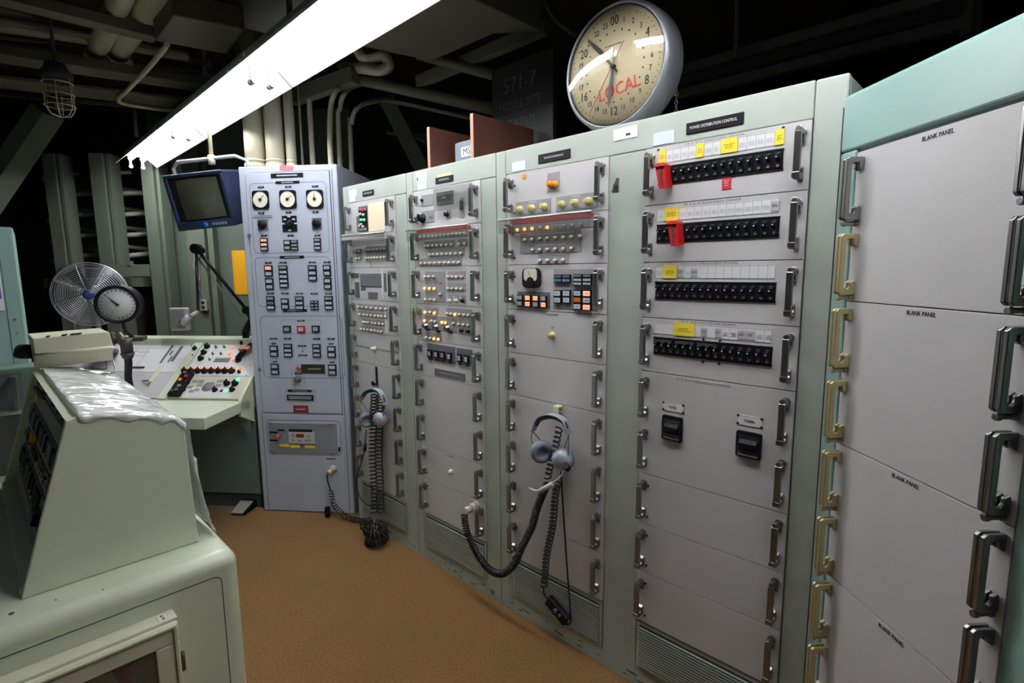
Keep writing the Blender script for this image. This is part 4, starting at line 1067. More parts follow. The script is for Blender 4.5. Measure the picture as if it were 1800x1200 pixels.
    # turned-down flap over the near end
    fl = []
    for k in range(3):
        fl.append([bm.verts.new((x+.001, -.003-.0015*sin(j*1.3), z-.002-k*.006*(1+.5*sin(j*.7)))) for j, (x, z) in enumerate(fine[:32])])
    for A_, C_ in zip(fl, fl[1:]):
        for j in range(31): bm.faces.new((A_[j], A_[j+1], C_[j+1], C_[j])).smooth = True
    for j in range(31): bm.faces.new((G[j][0], G[j+1][0], fl[0][j+1], fl[0][j])).smooth = True
    bmesh.ops.recalc_face_normals(bm, faces=bm.faces)
    me = bpy.data.meshes.new('sheet'); bm.to_mesh(me); bm.free()
    M_ = bpy.data.materials.new('milky clear plastic film'); M_.use_nodes = True; nt = M_.node_tree
    p_ = nt.nodes['Principled BSDF']; p_.inputs['Base Color'].default_value = (.92, .94, .93, 1); p_.inputs['Roughness'].default_value = .16; p_.inputs['Coat Weight'].default_value = .6
    t_ = nt.nodes.new('ShaderNodeBsdfTransparent'); mx = nt.nodes.new('ShaderNodeMixShader'); mx.inputs[0].default_value = .7
    nt.links.new(t_.outputs[0], mx.inputs[1]); nt.links.new(p_.outputs[0], mx.inputs[2]); nt.links.new(mx.outputs[0], nt.nodes['Material Output'].inputs[0])
    me.materials.append(M_); so = bpy.data.objects.new('sheet', me); COL.objects.link(so); so.parent = s
    sm = so.modifiers.new('solid', 'SOLIDIFY'); sm.thickness = .0006
near_console()

# ------------------------------------------------------------------ cream hood with pivot and black gooseneck
def hood():
    p = [atz(0, 0, 1)]*0
    F0 = aty(57, 595, 1.98); F1 = aty(192, 583, 2.055); R0 = aty(61, 624, 1.96); R1 = aty(200, 610, 2.035); B0 = aty(48, 586, 2.06); B1 = aty(175, 576, 2.15)
    K0 = aty(62, 648, 1.985); K1 = aty(199, 633, 2.06)
    o = root('desk_lamp', None, 'cream metal box-shaped lamp hood on the far end of the console top', 'desk lamp', None, *K0)
    L = lambda q: q-K0
    back = Vector((-.085, .09, 0))
    sec0 = [F0, R0, K0, K0+back, B0]; sec1 = [F1, R1, K1, K1+back, B1]
    b = B(); b.bm; A = [b._v(L(q)) for q in sec0]; C = [b._v(L(q)) for q in sec1]
    for i in range(5): b.bm.faces.new((A[i], A[(i+1) % 5], C[(i+1) % 5], C[i]))
    b.bm.faces.new(A); b.bm.faces.new(C)
    b.obj('hood', cream, o, bevel=.004, seg=3)
    m_ = L(R0); n_ = L(R1)
    B().tube([m_+Vector((0, -.004, 0)), n_+Vector((0, -.004, 0))], .006, n=8).obj('hood_bead', cream, o)
    for t0, t1 in ((.17, .21), (.37, .43), (.48, .62)):
        b = B()
        a_ = L(F0).lerp(L(F1), t0); c_ = L(F0).lerp(L(F1), t1); up = Vector((0, .004, .0032)); b.prism([a_, c_, c_+Vector((0, .008, .003)), a_+Vector((0, .008, .003))], (0, -.001, .0035)); b.obj('vent_slot', groove, o)
    e0 = L(F0+K0*0)
    c0 = (L(F0)+L(K0)+L(K0+back)+L(B0))/4; B().cyl(c0+Vector((-.045, 0, 0)), c0+Vector((0, 0, 0)), .028, n=16).cyl(c0+Vector((-.06, 0, -.01)), c0+Vector((-.03, 0, -.01)), .016).obj('end_knob', blacksoft, o)
    q1 = L(aty(205, 590, 2.15)); q2 = L(aty(222, 604, 2.15)); q3 = L(aty(224, 620, 2.15)); q4 = L(aty(226, 640, 2.17)); q5 = L(aty(226, 668, 2.2)); q0 = L(aty(192, 600, 2.14))
    B().cyl(q0, q1, .024, n=14).cyl(q1, q2, .020).tube([q2+Vector((0, 0, .02)), q2, q3], .022, n=12).cyl(q3, q3+Vector((0, 0, -.022)), .026, .018, n=14).obj('swivel_joint', mat('brown black metal', (52, 46, 44), .45), o)
    B().tube(spline([q3, q4, q5, q5+Vector((0, .02, -.12))], 6), .014, n=10).obj('arm', blacksoft, o)
    w0 = L(aty(186, 634, 2.1)); w1 = L(aty(186, 648, 2.08)); w2 = L(aty(160, 646, 2.08)); w3 = L(aty(199, 632, 2.06)); w4 = L(aty(201, 654, 2.0)); w5 = L(aty(178, 656, 2.0))
    B().tube(spline([w0, w1, w2], 5), .0028, n=6).tube(spline([w3, w4, w5], 5), .0028, n=6).obj('wire_stand', steel, o)
hood()

# ------------------------------------------------------------------ teal cabinet at the far left edge
FL = Fr(-2.118, 2.30, 42)
def left_cabinet():
    rk = root('equipment_rack', FL, 'teal cabinet cut by the picture edge, left of the mint console', 'equipment rack')
    B().box(-.6, 0, 0, .5, 0, 1.75).obj('cabinet_body', teal, rk, bevel=.006)
    B().box(-.053, -.051, -.001, .001, .02, 1.74).obj('seam', groove, rk)
    pn = B().box(-.5, -.058, -.006, 0, 1.40, 1.68).obj('white_panel', whiteplate, rk, bevel=.001)
    B().box(-.075, -.062, -.009, -.004, 1.45, 1.50).obj('label_strip', mat('violet strip', (110, 90, 140), .5), pn)
    B().cyl((-.075, .1, 1.75), (-.075, .1, 1.785), .012).obj('lifting_eye', steel, rk)
    for z in (1.36, 1.30, 1.22): B().cyl((-.030, -.004, z), (-.030, 0, z), .004, n=8).obj('screw', steel, rk)
    o = root('low_console', FL, 'dark green low console with silver handles beside the teal cabinet', 'console')
    B().box(-.6, .03, -.16, -.004, 0, 1.17).obj('console_body', mat('deep sage enamel', (92, 118, 104), .45), o, bevel=.006)
    f = B().box(-.5, -.03, -.166, -.159, .3, 1.15).obj('front_panel', darkgrey, o)
    for z in (1.08, .88):
        b = B(); b.X(Matrix.Translation((-.055, -.162, z)))
        for dz in (-.062, .05): b.box(-.010, .010, -.04, 0, dz, dz+.012)
        b.box(-.010, .010, -.045, -.035, -.062, .062); b.obj('handle', chrome, o, bevel=.003)
    B().box(-.5, .028, -.20, -.16, .985, 1.0).obj('shelf_trim', mat('bright aluminium', (214, 212, 206), .25, metal=.7), o, bevel=.003)
    B().box(-.5, .026, -.22, -.16, .70, .73).obj('shelf', deskgreen, o, bevel=.006)
left_cabinet()

# ================================================================== FAR CONSOLES
SA = Vector((0, -.08, .755)); SB = Vector((0, .34, 1.08)); SL = (SB-SA).length; SANG = atan2(SB.y-SA.y, SB.z-SA.z)
def incl(px, py, d=0.0):
    """pixel -> (x, distance up the slope) on the sloped console face"""
    r = ray(px, py); n = FG.n*cos(SANG)-Vector((0, 0, 1))*sin(SANG)
    p0 = FG.w(0, SA.y, SA.z)+n*d; t = (p0-EYEV).dot(n)/r.dot(n); q = FG.loc(EYEV+r*t)
    return (q.x, (q.y-SA.y)*sin(SANG)+(q.z-SA.z)*cos(SANG))
def far_console():
    o = root('control_console', FG, 'pale mint corner console with knobs and lit buttons on its sloped face', 'console')
    XR, XM, XL = -.035, -.60, -1.75
    S_ = lambda v, d=0: (SA.y+sin(SANG)*v+cos(SANG)*d, SA.z+cos(SANG)*v-sin(SANG)*d)   # v up the slope, d inward
    # desk slab with cut corner
    poly = [(XL, -.40, .675), (-.17, -.455, .675), (-.02, -.455, .675), (XR, -.10, .675), (XR, .0, .675), (XL, .0, .675)]
    B().prism([(x, y, .685) for x, y, z in poly], (0, 0, .07)).obj('desk_top', deskgreen, o, bevel=.006, seg=3)
    B().prism([(XR-.02, y, z) for y, z in ((-.10, .66), (-.10, .76), (-.06, .80), (.33, 1.11), (.45, 1.11), (.45, .58), (.05, .58))], (.02, 0, 0)).obj('end_panel', deskgreen, o, bevel=.003)
    B().box(XL, XR-.02, .30, .45, .0, 1.10).obj('console_back', deskgreen, o, bevel=.01, seg=3)
    # sloped bed
    def bed(x0, x1): return [(x, *S_(v, d)) for x, v, d in ()]
    y0, z0 = S_(0, .03); y1, z1 = S_(SL, .03)
    B().prism([(XL, *S_(-.005, .012)), (XL, *S_(SL, .012)), (XL, .42, 1.0), (XL, .30, .78), (XL, .0, .70)], (XR-.02-XL, 0, 0)).obj('console_shell', deskgreen, o)
    # slope panels in their own tilted frame
    M = Matrix.Translation(SA) @ Matrix.Rotation(-SANG, 4, 'X')
    def tilted(name, me):
        ob = bpy.data.objects.new(name, me); COL.objects.link(ob); ob.parent = o; ob.matrix_local = M; return ob
    k3 = lambda u, v: incl(180+u/5.714, 560+v/5.714)
    x_ur = -.055; xl = k3(745, 560)[0]-.11
    vtop = SL-.02
    vm = k3(1100, 578)[1]
    xl = -.545
    pn = tilted('upper_panel', B().box(xl, XR-.022, -.006, .012, vm, vtop).mesh('upper_panel', whiteplate))
    pl_ = tilted('lower_panel', B().box(xl, XR-.022, -.006, .012, .012, vm-.003).mesh('lower_panel', mat('beige instrument face', (206, 196, 182), .5)))
    rib = tilted('divider_rib', B().box(xl-.06, xl-.004, -.016, .012, .0, SL+.01).mesh('divider_rib', deskgreen))
    tp = tilted('top_rim', B().box(XL, XR-.02, -.014, .03, vtop+.002, SL+.012).mesh('top_rim', deskgreen))
    for u, v in ((940, 318), (1058, 290), (1025, 350), (995, 410)): knob(pn, *k3(u, v), .018, black, .022, -.006)
    knob(pn, *k3(917, 380), .007, black, .012, -.006)
    for u, v in ((1148, 295), (1232, 295), (1117, 362), (1200, 362), (1085, 420)): knob(pn, *k3(u, v), .007, steel, .016, -.006, 'toggle_switch')
    def but(p, u, v, m_, w=.011, name='push_button'):
        x, z = k3(u, v); B().box(x-w, x+w, -.012, -.005, z-w, z+w).obj(name, m_, p, bevel=.001)
    osl = mat('lit orange button', (255, 120, 60), .4, emit=.8)
    for u, v in ((1313, 298), (1283, 360), (1330, 420)): but(pn, u, v, osl)
    for k in range(8):
        u = 832+k*68; knob(pn, *k3(u, 536), .019, black, .022, -.006); but(pn, u+22, 505, osl, .008)
    knob(pn, *k3(1378, 545), .010, black, .016, -.006); but(pn, 1395, 512, osl, .009)
    x0, z1 = k3(1150, 395); x1, z0 = k3(1270, 440)
    B().box(x0, x1, -.010, -.004, z0, z1).mi(1).box(x0, x1, -.012, -.008, z1-.014, z1).obj('read_out', [darkgrey, knobyellow], pn)
    b = B()
    for u, v in ((900, 278), (828, 410), (800, 462), (1495, 470), (1448, 578)):
        x, z = k3(u, v); b.cyl((x, -.009, z), (x, -.004, z), .004, n=8)
    b.obj('screws', steel, pn)
    for u, v in ((850, 655), (1257, 660), (1338, 663)): knob(pl_, *k3(u, v), .019, black, .024, -.006)
    for u, v in ((812, 725), (1137, 725), (1310, 723)): knob(pl_, *k3(u, v), .016, black, .02, -.006)
    for u, v in ((872, 612), (1365, 620), (1245, 728)): but(pl_, u, v, greenon, .011)
    but(pl_, 1203, 732, MATS['deep red plate'], .009)
    x, z = k3(1070, 690)
    q = B().lathe([(0, 0), (.040, 0), (.040, .003), (0, .003)], (x, -.0095, z), (0, 1, 0), n=28); q.mi(1)
    for k in range(-3, 4): q.box(x-.030, x+.030, -.0105, -.009, z+k*.010-.0015, z+k*.010+.0015)
    q.obj('speaker_grille', [midgrey, darkgrey], pl_)
    for u, v in ((935, 635), (1000, 635), (980, 672), (955, 722), (885, 695), (900, 735), (1185, 632), (1170, 675)):
        x, z = k3(u, v); B().box(x-.018, x+.018, -.009, -.004, z-.011, z+.011).obj('key_block', midgrey, pl_)
    x0 = k3(760, 845)[0]
    B().box(xl+.10, -.12, -.008, -.004, .016, .10).obj('white_panel', whiteplate, pl_)
    # black module at the left of the lower panel
    bm_ = B().box(xl+.002, xl+.082, -.03, -.004, .02, vm+.012).obj('black_module', black, pl_, bevel=.003)
    for dx, z, m_ in ((.02, .05, darkgrey), (.05, .09, midgrey), (.03, .14, orange), (.055, .17, redlabel), (.03, .20, darkgrey), (.05, .06, darkgrey)):
        B().box(xl+dx-.008, xl+dx+.010, -.04, -.028, z-.008, z+.010).obj('key', m_, bm_)
    # hand unit with orange grip at the upper right
    h = root('hand_unit', FG, 'black and orange hand unit on the white sloped panel beside the grey cabinet', 'hand unit')
    x, z = k3(1448, 345); hm = tilted('grip', B().box(x-.035, x+.040, -.05, -.016, z-.010, z+.020).mesh('grip', mat('dusty orange grip', (196, 110, 70), .5))); hm.parent = h
    hb = tilted('handle', B().tube([(x-.02, -.026, z-.075), (x+.0, -.035, z-.02), (x+.025, -.03, z+.055)], .017, n=10).cyl((x-.02, -.022, z-.075), (x-.02, -.006, z-.075), .02).cyl((x+.025, -.03, z+.05), (x+.025, -.006, z+.05), .02).mesh('handle', black)); hb.parent = h
    # left bay: white sheets and dark strips
    lp = tilted('log_panel', B().box(-1.60, xl-.064, -.004, .012, vm+.03, vtop).mesh('log_panel', whiteplate))
    lq = tilted('lower_panel', B().box(-1.60, xl-.064, -.004, .012, .012, vm+.027).mesh('lower_panel', panelgrey))
    for u0, v0, u1, v1, w in ((698, 272, 602, 448, .007), (800, 282, 708, 430, .010), (705, 330, 685, 370, .005), (712, 380, 655, 440, .004)):
        a = k3(u0, v0); c = k3(u1, v1)
        xm = (a[0]+c[0])/2; B().box(xm-w, xm+w, -.007, -.003, min(a[1], c[1]), max(a[1], c[1])).obj('dark_strip', darkgrey, lp)
    for u in (300, 350, 400):
        x, z = k3(u, 495); B().box(x-.018, x+.018, -.008, -.003, z-.008, z+.008).obj('dark_key', ink, lp)
    x, z = k3(515, 205); B().box(x-.06, x+.06, -.018, -.010, SL-.012, SL+.002).obj('green_label', mat('green strip', (70, 140, 104), .5), tp)
    b = B()
    for u0, u1, v in ((290, 560, 262), (290, 640, 300), (290, 480, 330), (370, 480, 345), (290, 450, 375)):
        a = k3(u0, v); c = k3(u1, v); b.box(a[0], c[0], -.0045, -.0035, a[1]-.001, a[1]+.001)
    for u0, u1, v in ((360, 361, 330), (480, 481, 330)):
        a = k3(u0, 300); c = k3(u0, 500); b.box(a[0]-.001, a[0]+.001, -.0045, -.0035, min(a[1], c[1]), max(a[1], c[1]))
    b.obj('ruled_lines', rule, lp)
    x, z = k3(480, 640); B().tube([(x-.05, -.012, z+.002), (x, -.02, z), (x+.02, -.016, z-.025)], .005, n=6).obj('latch', steel, lq)
    x, z = k3(540, 570); B().box(x-.015, x+.015, -.010, -.003, z-.06, z+.08).obj('white_slide', mat('ivory slide', (224, 214, 196), .5), lq)
    # under the desk
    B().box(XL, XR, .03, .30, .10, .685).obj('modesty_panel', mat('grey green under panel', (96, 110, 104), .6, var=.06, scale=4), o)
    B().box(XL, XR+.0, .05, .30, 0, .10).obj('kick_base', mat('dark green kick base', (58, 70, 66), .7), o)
    B().prism([(XR-.16, -.03, .684), (XR-.002, -.03, .684), (XR-.002, -.03, .53)], (0, .012, 0)).obj('bracket', MATS['grey green under panel'], o)
    # foot pedal
    q = FG.loc(atz(430, 897, 0)); p = root('foot_pedal', FG, 'grey foot pedal on the carpet beneath the mint console', 'foot pedal', x=q.x, y=q.y, z=0)
    B().hexa([(-.05, -.07, .004), (.05, -.07, .004), (.05, .07, .004), (-.05, .07, .004), (-.045, -.07, .018), (.045, -.07, .018), (.05, .07, .055), (-.05, .07, .055)]).obj('pedal_base', black, p, bevel=.003)
    B().hexa([(-.04, -.085, .017), (.04, -.085, .017), (.045, .03, .048), (-.045, .03, .048), (-.04, -.085, .024), (.04, -.085, .024), (.045, .03, .055), (-.045, .03, .055)]).obj('tread_plate', mat('worn grey tread', (150, 142, 138), .5), p, bevel=.004)
far_console()

# ------------------------------------------------------------------ task lamp on the far console
def task_lamp():
    base = aty(432, 588, 3.66); elbow = aty(345, 437, 3.66); low = aty(434, 545, 3.66); hd = aty(348, 548, 3.64)
    o = root('task_lamp', None, 'black jointed task lamp with square grey head, standing behind the mint console', 'task lamp', None, *base)
    L = lambda q: q-base
    B().cyl((0, 0, -.05), (0, 0, .03), .022).tube([(0, 0, .02), L(low)+Vector((.03, 0, -.06)), L(low)], lambda t: .026-.008*t, n=10).obj('base_post', black, o)
    B().box(-.03, .03, -.03, .03, -.09, -.04).obj('foot_clamp', black, o)
    B().tube([L(low), L(elbow)], .011, n=8).cyl(L(low)+Vector((0, -.02, 0)), L(low)+Vector((0, .02, 0)), .026).obj('lower_arm', black, o)
    off = Vector((-.045, 0, -.035))
    B().tube([L(low)+off, L(elbow)+Vector((-.01, 0, -.04))], .004, n=6).tube([L(elbow)+Vector((.02, 0, -.05)), L(hd)+Vector((.02, 0, .02))], .0035, n=6).obj('spring_rod', steel, o)
    B().cyl(L(elbow)+Vector((0, -.022, 0)), L(elbow)+Vector((0, .022, 0)), .034).cyl(L(elbow)+Vector((.025, -.02, -.012)), L(elbow)+Vector((.025, .02, -.012)), .024).obj('elbow_joint', black, o)
    B().tube([L(elbow), L(hd)], .010, n=8).obj('upper_arm', mat('blue black arm', (24, 26, 44), .4), o)
    h = root_h = L(hd)
    hx0, hx1 = L(aty(298, 541, 3.6)), L(aty(333, 580, 3.6))
    b = B().box(hx0.x, hx1.x, hx0.y-.02, hx0.y+.03, hx1.z, hx0.z)
    hdm = b.obj('lamp_head', mat('silver grey lamp head', (150, 150, 152), .35), o, bevel=.012, seg=3)
    B().box(hx0.x+.016, hx1.x-.016, hx0.y-.0215, hx0.y-.019, hx1.z+.022, hx0.z-.012).obj('back_recess', mat('grey recess', (128, 126, 128), .5), hdm)
    c = Vector((hx1.x-.005, hx0.y-.025, (hx0.z+hx1.z)/2)); B().cyl(c+Vector((-.02, -.02, -.03)), c+Vector((.03, 0, .02)), .020, n=14).tube([c+Vector((.03, 0, .02)), L(hd)], .014, n=8).obj('swivel', mat('silver grey lamp head', (150, 150, 152), .35), hdm)
task_lamp()

# ------------------------------------------------------------------ fan and black gauge clock
def fan():
    c = aty(160, 517, 3.5); R_ = .205
    z0 = 1.09
    o = root('cage_fan', None, 'round wire cage fan standing behind the cream lamp hood', 'fan', None, c.x, c.y, 1.0)
    o.rotation_euler = (0, 0, radians(28))
    h = c.z-1.0
    cage = B()
    for side, D in ((-1, .075), (1, .06)):
        for k in range(15):
            r = R_*(.18+.82*k/14); y = side*D*sqrt(max(0, 1-(r/R_)**2*.92))
            cage.tube(arc((0, y, h), r, 0, 360, 40)[:-1], .0023 if k < 14 else .004, n=4, closed=True)
        for k in range(8):
            a = 2*pi*k/8+.3
            pts = [(cos(a)*R_*t, side*D*sqrt(max(0, 1-t*t*.92)), h+sin(a)*R_*t) for t in (.15, .4, .6, .8, .92, 1)]
            cage.tube(pts, .0025, n=4)
    cage.obj('wire_cage', mat('chromed wire', (196, 196, 202), .3, metal=.7), o)
    B().lathe([(0, -.078), (.030, -.078), (.034, -.07), (.034, -.06)], (0, 0, h), (0, 1, 0), n=24).obj('hub_badge', mat('blue badge', (52, 60, 110), .4), o)
    for k in range(4):
        a = 2*pi*k/4+.4; b = B(); u = Vector((cos(a), 0, sin(a))); v = Vector((-sin(a), 0, cos(a)))
        P0 = Vector((0, 0, h))
        b.prism([P0+u*.03+v*.02+Vector((0, .015, 0)), P0+u*.17+v*.07+Vector((0, .02, 0)), P0+u*.18-v*.03+Vector((0, -.03, 0)), P0+u*.03-v*.02+Vector((0, -.015, 0))], (0, .002, 0))
        b.obj('fan_blade', mat('dull violet grey blade', (58, 58, 72), .45, metal=.2), o)
    B().cyl((0, .0, h), (0, .16, h), .055, n=20).obj('motor', darkgrey, o)
    B().tube([(0, .10, h-.03), (0, .11, h-.12), (0, .10, .07)], .016, n=10).obj('stand', steel, o)
    B().lathe([(0, 0), (.10, 0), (.10, .015), (.05, .03), (.02, .08), (0, .08)], (0, .10, .015), (0, 0, 1), n=24).obj('foot', darkgrey, o)
    g = aty(206, 535, 3.2); o = root('gauge_clock', None, 'small white faced clock in a black drum case in front of the cage fan', 'clock', None, *g)
    o.rotation_euler = (0, 0, radians(22))
    B().lathe([(0, .13), (.10, .13), (.112, .12), (.112, .10), (.106, .095), (.106, .03), (.115, .025), (.116, -.005), (.108, -.010), (.098, -.006), (.096, .004)], (0, 0, 0), (0, 1, 0), n=48).obj('case', black, o)
    d = B().lathe([(0, .003), (.098, .003), (.098, .006), (0, .006)], (0, 0, 0), (0, 1, 0), n=40).obj('dial', mat('white dial', (214, 212, 214), .5), o)
    b = B()
    for k in range(24):
        a = 2*pi*k/24; p = Vector((cos(a), 0, sin(a))); q = Vector((-sin(a), 0, cos(a)))*.0022; yv = Vector((0, .002, 0))
        b.face([p*.078-q+yv, p*.088-q+yv, p*.088+q+yv, p*.078+q+yv])
    b.obj('hour_marks', ink, d)
    for ang, L, w in ((-42, .085, .004), (-50, .05, .006), (205, .07, .001)):
        a = radians(ang); u = Vector((sin(a), 0, cos(a))); v = Vector((cos(a), 0, -sin(a)))
        B().prism([v*w-u*.01, u*L, -v*w-u*.01], (0, -.0015, 0)).obj('clock_hand', ink, o)
    B().cyl((0, .003, 0), (0, -.004, 0), .006).obj('hub', ink, o)
    B().tube([(0, .06, -.10), (.01, .07, -.17), (.04, .10, -.215)], .011, n=8).box(.0, .10, .05, .16, -.235, -.21).obj('bracket', MATS['brown black metal'], o)
fan()

# ------------------------------------------------------------------ hanging monitor
def monitor():
    q = aty(353, 353, 3.45)
    o = root('hanging_monitor', None, 'dark blue cased television monitor hanging from a ceiling rod beside the grey cabinet', 'monitor', None, *q)
    o.rotation_euler = (radians(-14), 0, radians(12))
    o.rotation_euler = (radians(12), radians(-5), radians(-2))
    blue = mat('dark navy blue enamel', (28, 36, 66), .35)
    w, h = .190, .172; x1 = .275
    b = B()
    b.hexa([(-w, .0, -h), (w, .0, -h), (w+.10, .34, -h+.02), (-w+.10, .34, -h+.02), (-w, .0, h), (w, .0, h), (w+.10, .34, h-.02), (-w+.10, .34, h-.02)])
    b.obj('monitor_case', blue, o, bevel=.018, seg=3)
    f = B().prism([(-w, -.02, -h), (w, -.02, -h), (w, -.02, -h+.052), (-w, -.02, -h+.052)], (0, .03, 0)).box(-w, w, -.02, .01, h-.022, h).box(-w, -w+.026, -.02, .01, -h+.05, h-.02).box(w-.026, w, -.02, .01, -h+.05, h-.02)
    f.obj('front_bezel', blue, o, bevel=.008, seg=3)
    B().box(-w+.024, w-.024, -.008, .004, -h+.05, h-.02).obj('screen_surround', black, o, bevel=.004)
    # curved screen
    bm = B(); n = 12; sw, sz0, sz1 = .135, -.108, .138; cx = .012; G = []
    for j in range(n+1):
        for i in range(n+1):
            u, v = i/n*2-1, j/n*2-1
            G.append((cx+u*sw*(1-.03*v*v), -.020+.014*(u*u+v*v)/2-.002, (sz0+sz1)/2+v*(sz1-sz0)/2*(1-.03*u*u)))
    for j in range(n):
        for i in range(n):
            k = j*(n+1)+i; bm.face([G[k], G[k+1], G[k+n+2], G[k+n+1]], True)
    bm.obj('screen', mat('olive grey picture tube', (64, 64, 52), .16, coat=.5), o)
    B().lathe([(0, 0), (.016, 0), (.016, .003), (0, .003)], (.0, -.024, -h+.026), (0, 1, 0), n=20).obj('blue_emblem', mat('bright blue emblem', (30, 110, 210), .4), o)
    p = B()
    for k in range(5): p.box(.045+k*.020, .058+k*.020, -.0225, -.020, -h+.018, -h+.034)
    p.obj('maker_mark', mat('faint blue grey print', (110, 130, 150), .5), o)
    y = B().tube([(-w-.012, .14, 0), (-w-.012, .14, h+.04), (-w+.03, .14, h+.075), (w+.03, .14, h+.075), (w+.10, .14, h+.04), (w+.10, .14, 0)], .012, n=8)
    y.obj('yoke', mat('pale grey yoke', (150, 152, 148), .4), o)
    r0 = aty(383, 286, 3.58)-q
    rr = o.rotation_euler.to_matrix().inverted()
    top = Vector((.05, .14, 2.95-q.z)) if False else None
    p0 = Vector((.065, .14, h+.075)); up = rr @ Vector((0, 0, 1))
    B().cyl(p0, p0+up*.72, .013, n=12).cyl(p0-up*.035, p0+up*.02, .022, n=12).obj('hanging_rod', pipepaint, o)
monitor()

# ------------------------------------------------------------------ spring rack posts and coil springs behind
def far_background():
    Y = 5.1
    PX = [(82, 111, 350, 'leftmost grey green steel post beside the coil springs'), (163, 196, 350, 'grey green steel post standing between the two coil spring stacks'), (252, 281, 350, 'grey green steel post at the inner side of the coil springs, behind the fluorescent end')]
    for a, c, y, lab in PX:
        p = aty(a, y, Y); q = aty(c, y, Y); w = q.x-p.x; x0, x1 = p.x, q.x
        o = root('steel_post', None, lab, 'post', 'steel posts at the coil springs', (x0+x1)/2, Y, 0)
        B().box(-w/2, w*.22, 0, .16, 0, 2.66).box(w*.30, w/2, .02, .16, 0, 2.66).box(w*.22, w*.30, .05, .16, 0, 2.66).obj('post_channel', postgreen, o, bevel=.002)
        B().box(-w/2-.03, w/2+.03, -.03, .162, 0, .02).obj('base_plate', postgreen, o)
    xs = [((118+160)/2, 'stack of thick grey green coils in the outer spring bay'), ((203+250)/2, 'stack of thick grey green coils in the inner spring bay')]
    for px, lab in xs:
        c = aty(px, 400, Y+.46); R_ = .225 if px < 180 else .25
        o = root('coil_spring', None, lab, 'coil spring', 'coil springs behind the posts', c.x, c.y, 0)
        n = 24; pts = [(cos(2*pi*i/n)*R_, sin(2*pi*i/n)*R_, 1.56+.20*i/n) for i in range(int(4.9*n))]
        B().tube(pts, .024, n=8).obj('spring_coil', springgreen, o)
        pts = [(cos(2*pi*i/n+2.2)*R_*.94, sin(2*pi*i/n+2.2)*R_*.94, 1.63+.20*i/n) for i in range(int(4.6*n))]
        B().tube(pts, .019, n=8).obj('inner_coil', springgreen, o)
        B().box(-.24, .24, -.22, .22, 1.42, 1.51).obj('spring_seat', postgreen, o)
        B().box(-.05, .05, -.05, .05, 0, 1.42).obj('seat_column', darksteel, o)
    p = aty(205, 465, Y); q = aty(262, 486, Y)
    o = root('cross_plate', None, 'pale grey green plate bolted across the inner spring bay', 'plate', None, p.x, Y-.025, q.z)
    B().box(-.02, q.x-p.x+.02, -.01, .02, 0, p.z-q.z).box((q.x-p.x)/2-.02, (q.x-p.x)/2+.02, -.02, .02, p.z-q.z-.01, p.z-q.z+.03).obj('plate', postgreen, o, bevel=.003)
    o = root('cross_plate', None, 'pale grey green plate bolted across the outer spring bay, above the fan', 'plate', None, aty(112, 470, Y).x, Y-.025, q.z)
    B().box(-.0, .20, -.01, .02, 0.02, p.z-q.z).obj('plate', postgreen, o, bevel=.003)
    # wall lining right of the springs
    Yw = 5.33
    a = aty(283, 500, Yw); c = aty(470, 500, Yw)
    w_ = struct(B().box(a.x+.012, c.x+.9, Yw, Yw+.04, 0, 3.1).obj('wall_back', mat('dark sage wall lining', (92, 104, 94), .6, var=.08, scale=2)))
    o = root('wall_post', None, 'sage green channel post on the back wall behind the task lamp', 'post', None, aty(352, 450, Yw-.12).x, Yw-.12, 0)
    B().box(-.105, .055, 0, .118, 0, 3.05).box(.067, .12, .03, .118, 0, 3.05).box(-.15, -.11, .05, .118, 0, 3.05).obj('post_channel', postgreen, o, bevel=.002)
    o = root('wall_strip', None, 'narrow sage green batten on the back wall next to the coil spring post', 'batten', None, aty(300, 450, Yw).x, Yw-.05, 0)
    B().box(-.03, .05, 0, .049, 0, 3.05).obj('batten', postgreen, o, bevel=.002)
    p = aty(357, 536, Yw-.16); o = root('socket_box', None, 'beige double socket box on the green post behind the task lamp', 'socket box', None, p.x, p.y, p.z)
    B().box(-.035, .035, 0, .04, -.055, .055).obj('socket_body', mat('grey beige socket', (160, 160, 144), .5), o, bevel=.004)
    for z in (-.022, .024): B().lathe([(0, 0), (.016, 0), (.016, .002), (0, .002)], (0, -.002, z), (0, 1, 0), n=16).obj('socket_hole', black, o)
    o = root('flexible_conduit', None, 'thin looping pale wire conduit running up from the socket box', 'conduit', None, p.x, p.y+.01, p.z+.055)
    B().tube(spline([(0, .02, 0), (-.01, .01, .06), (-.045, 0, .14), (-.02, .01, .22), (-.06, .0, .32), (-.05, .02, .42)], 8), .007, n=8).obj('conduit_tube', mat('pale grey conduit', (150, 150, 140), .5), o)
    a = aty(407, 440, Yw-.005); c = aty(452, 517, Yw-.005)
    o = root('yellow_sign', None, 'plain amber yellow sheet on the back wall, partly behind the grey cabinet', 'sign', None, (a.x+c.x)/2, Yw-.006, c.z)
    w = (c.x-a.x)/2
    B().box(-w, w, -.002, .004, 0, a.z-c.z).mi(1).box(-w+.014, -w+.016, -.0028, -.001, 0, a.z-c.z).obj('sheet', [mat('amber yellow sheet', (236, 170, 20), .55), mat('darker amber line', (190, 128, 14), .6)], o)
far_background()

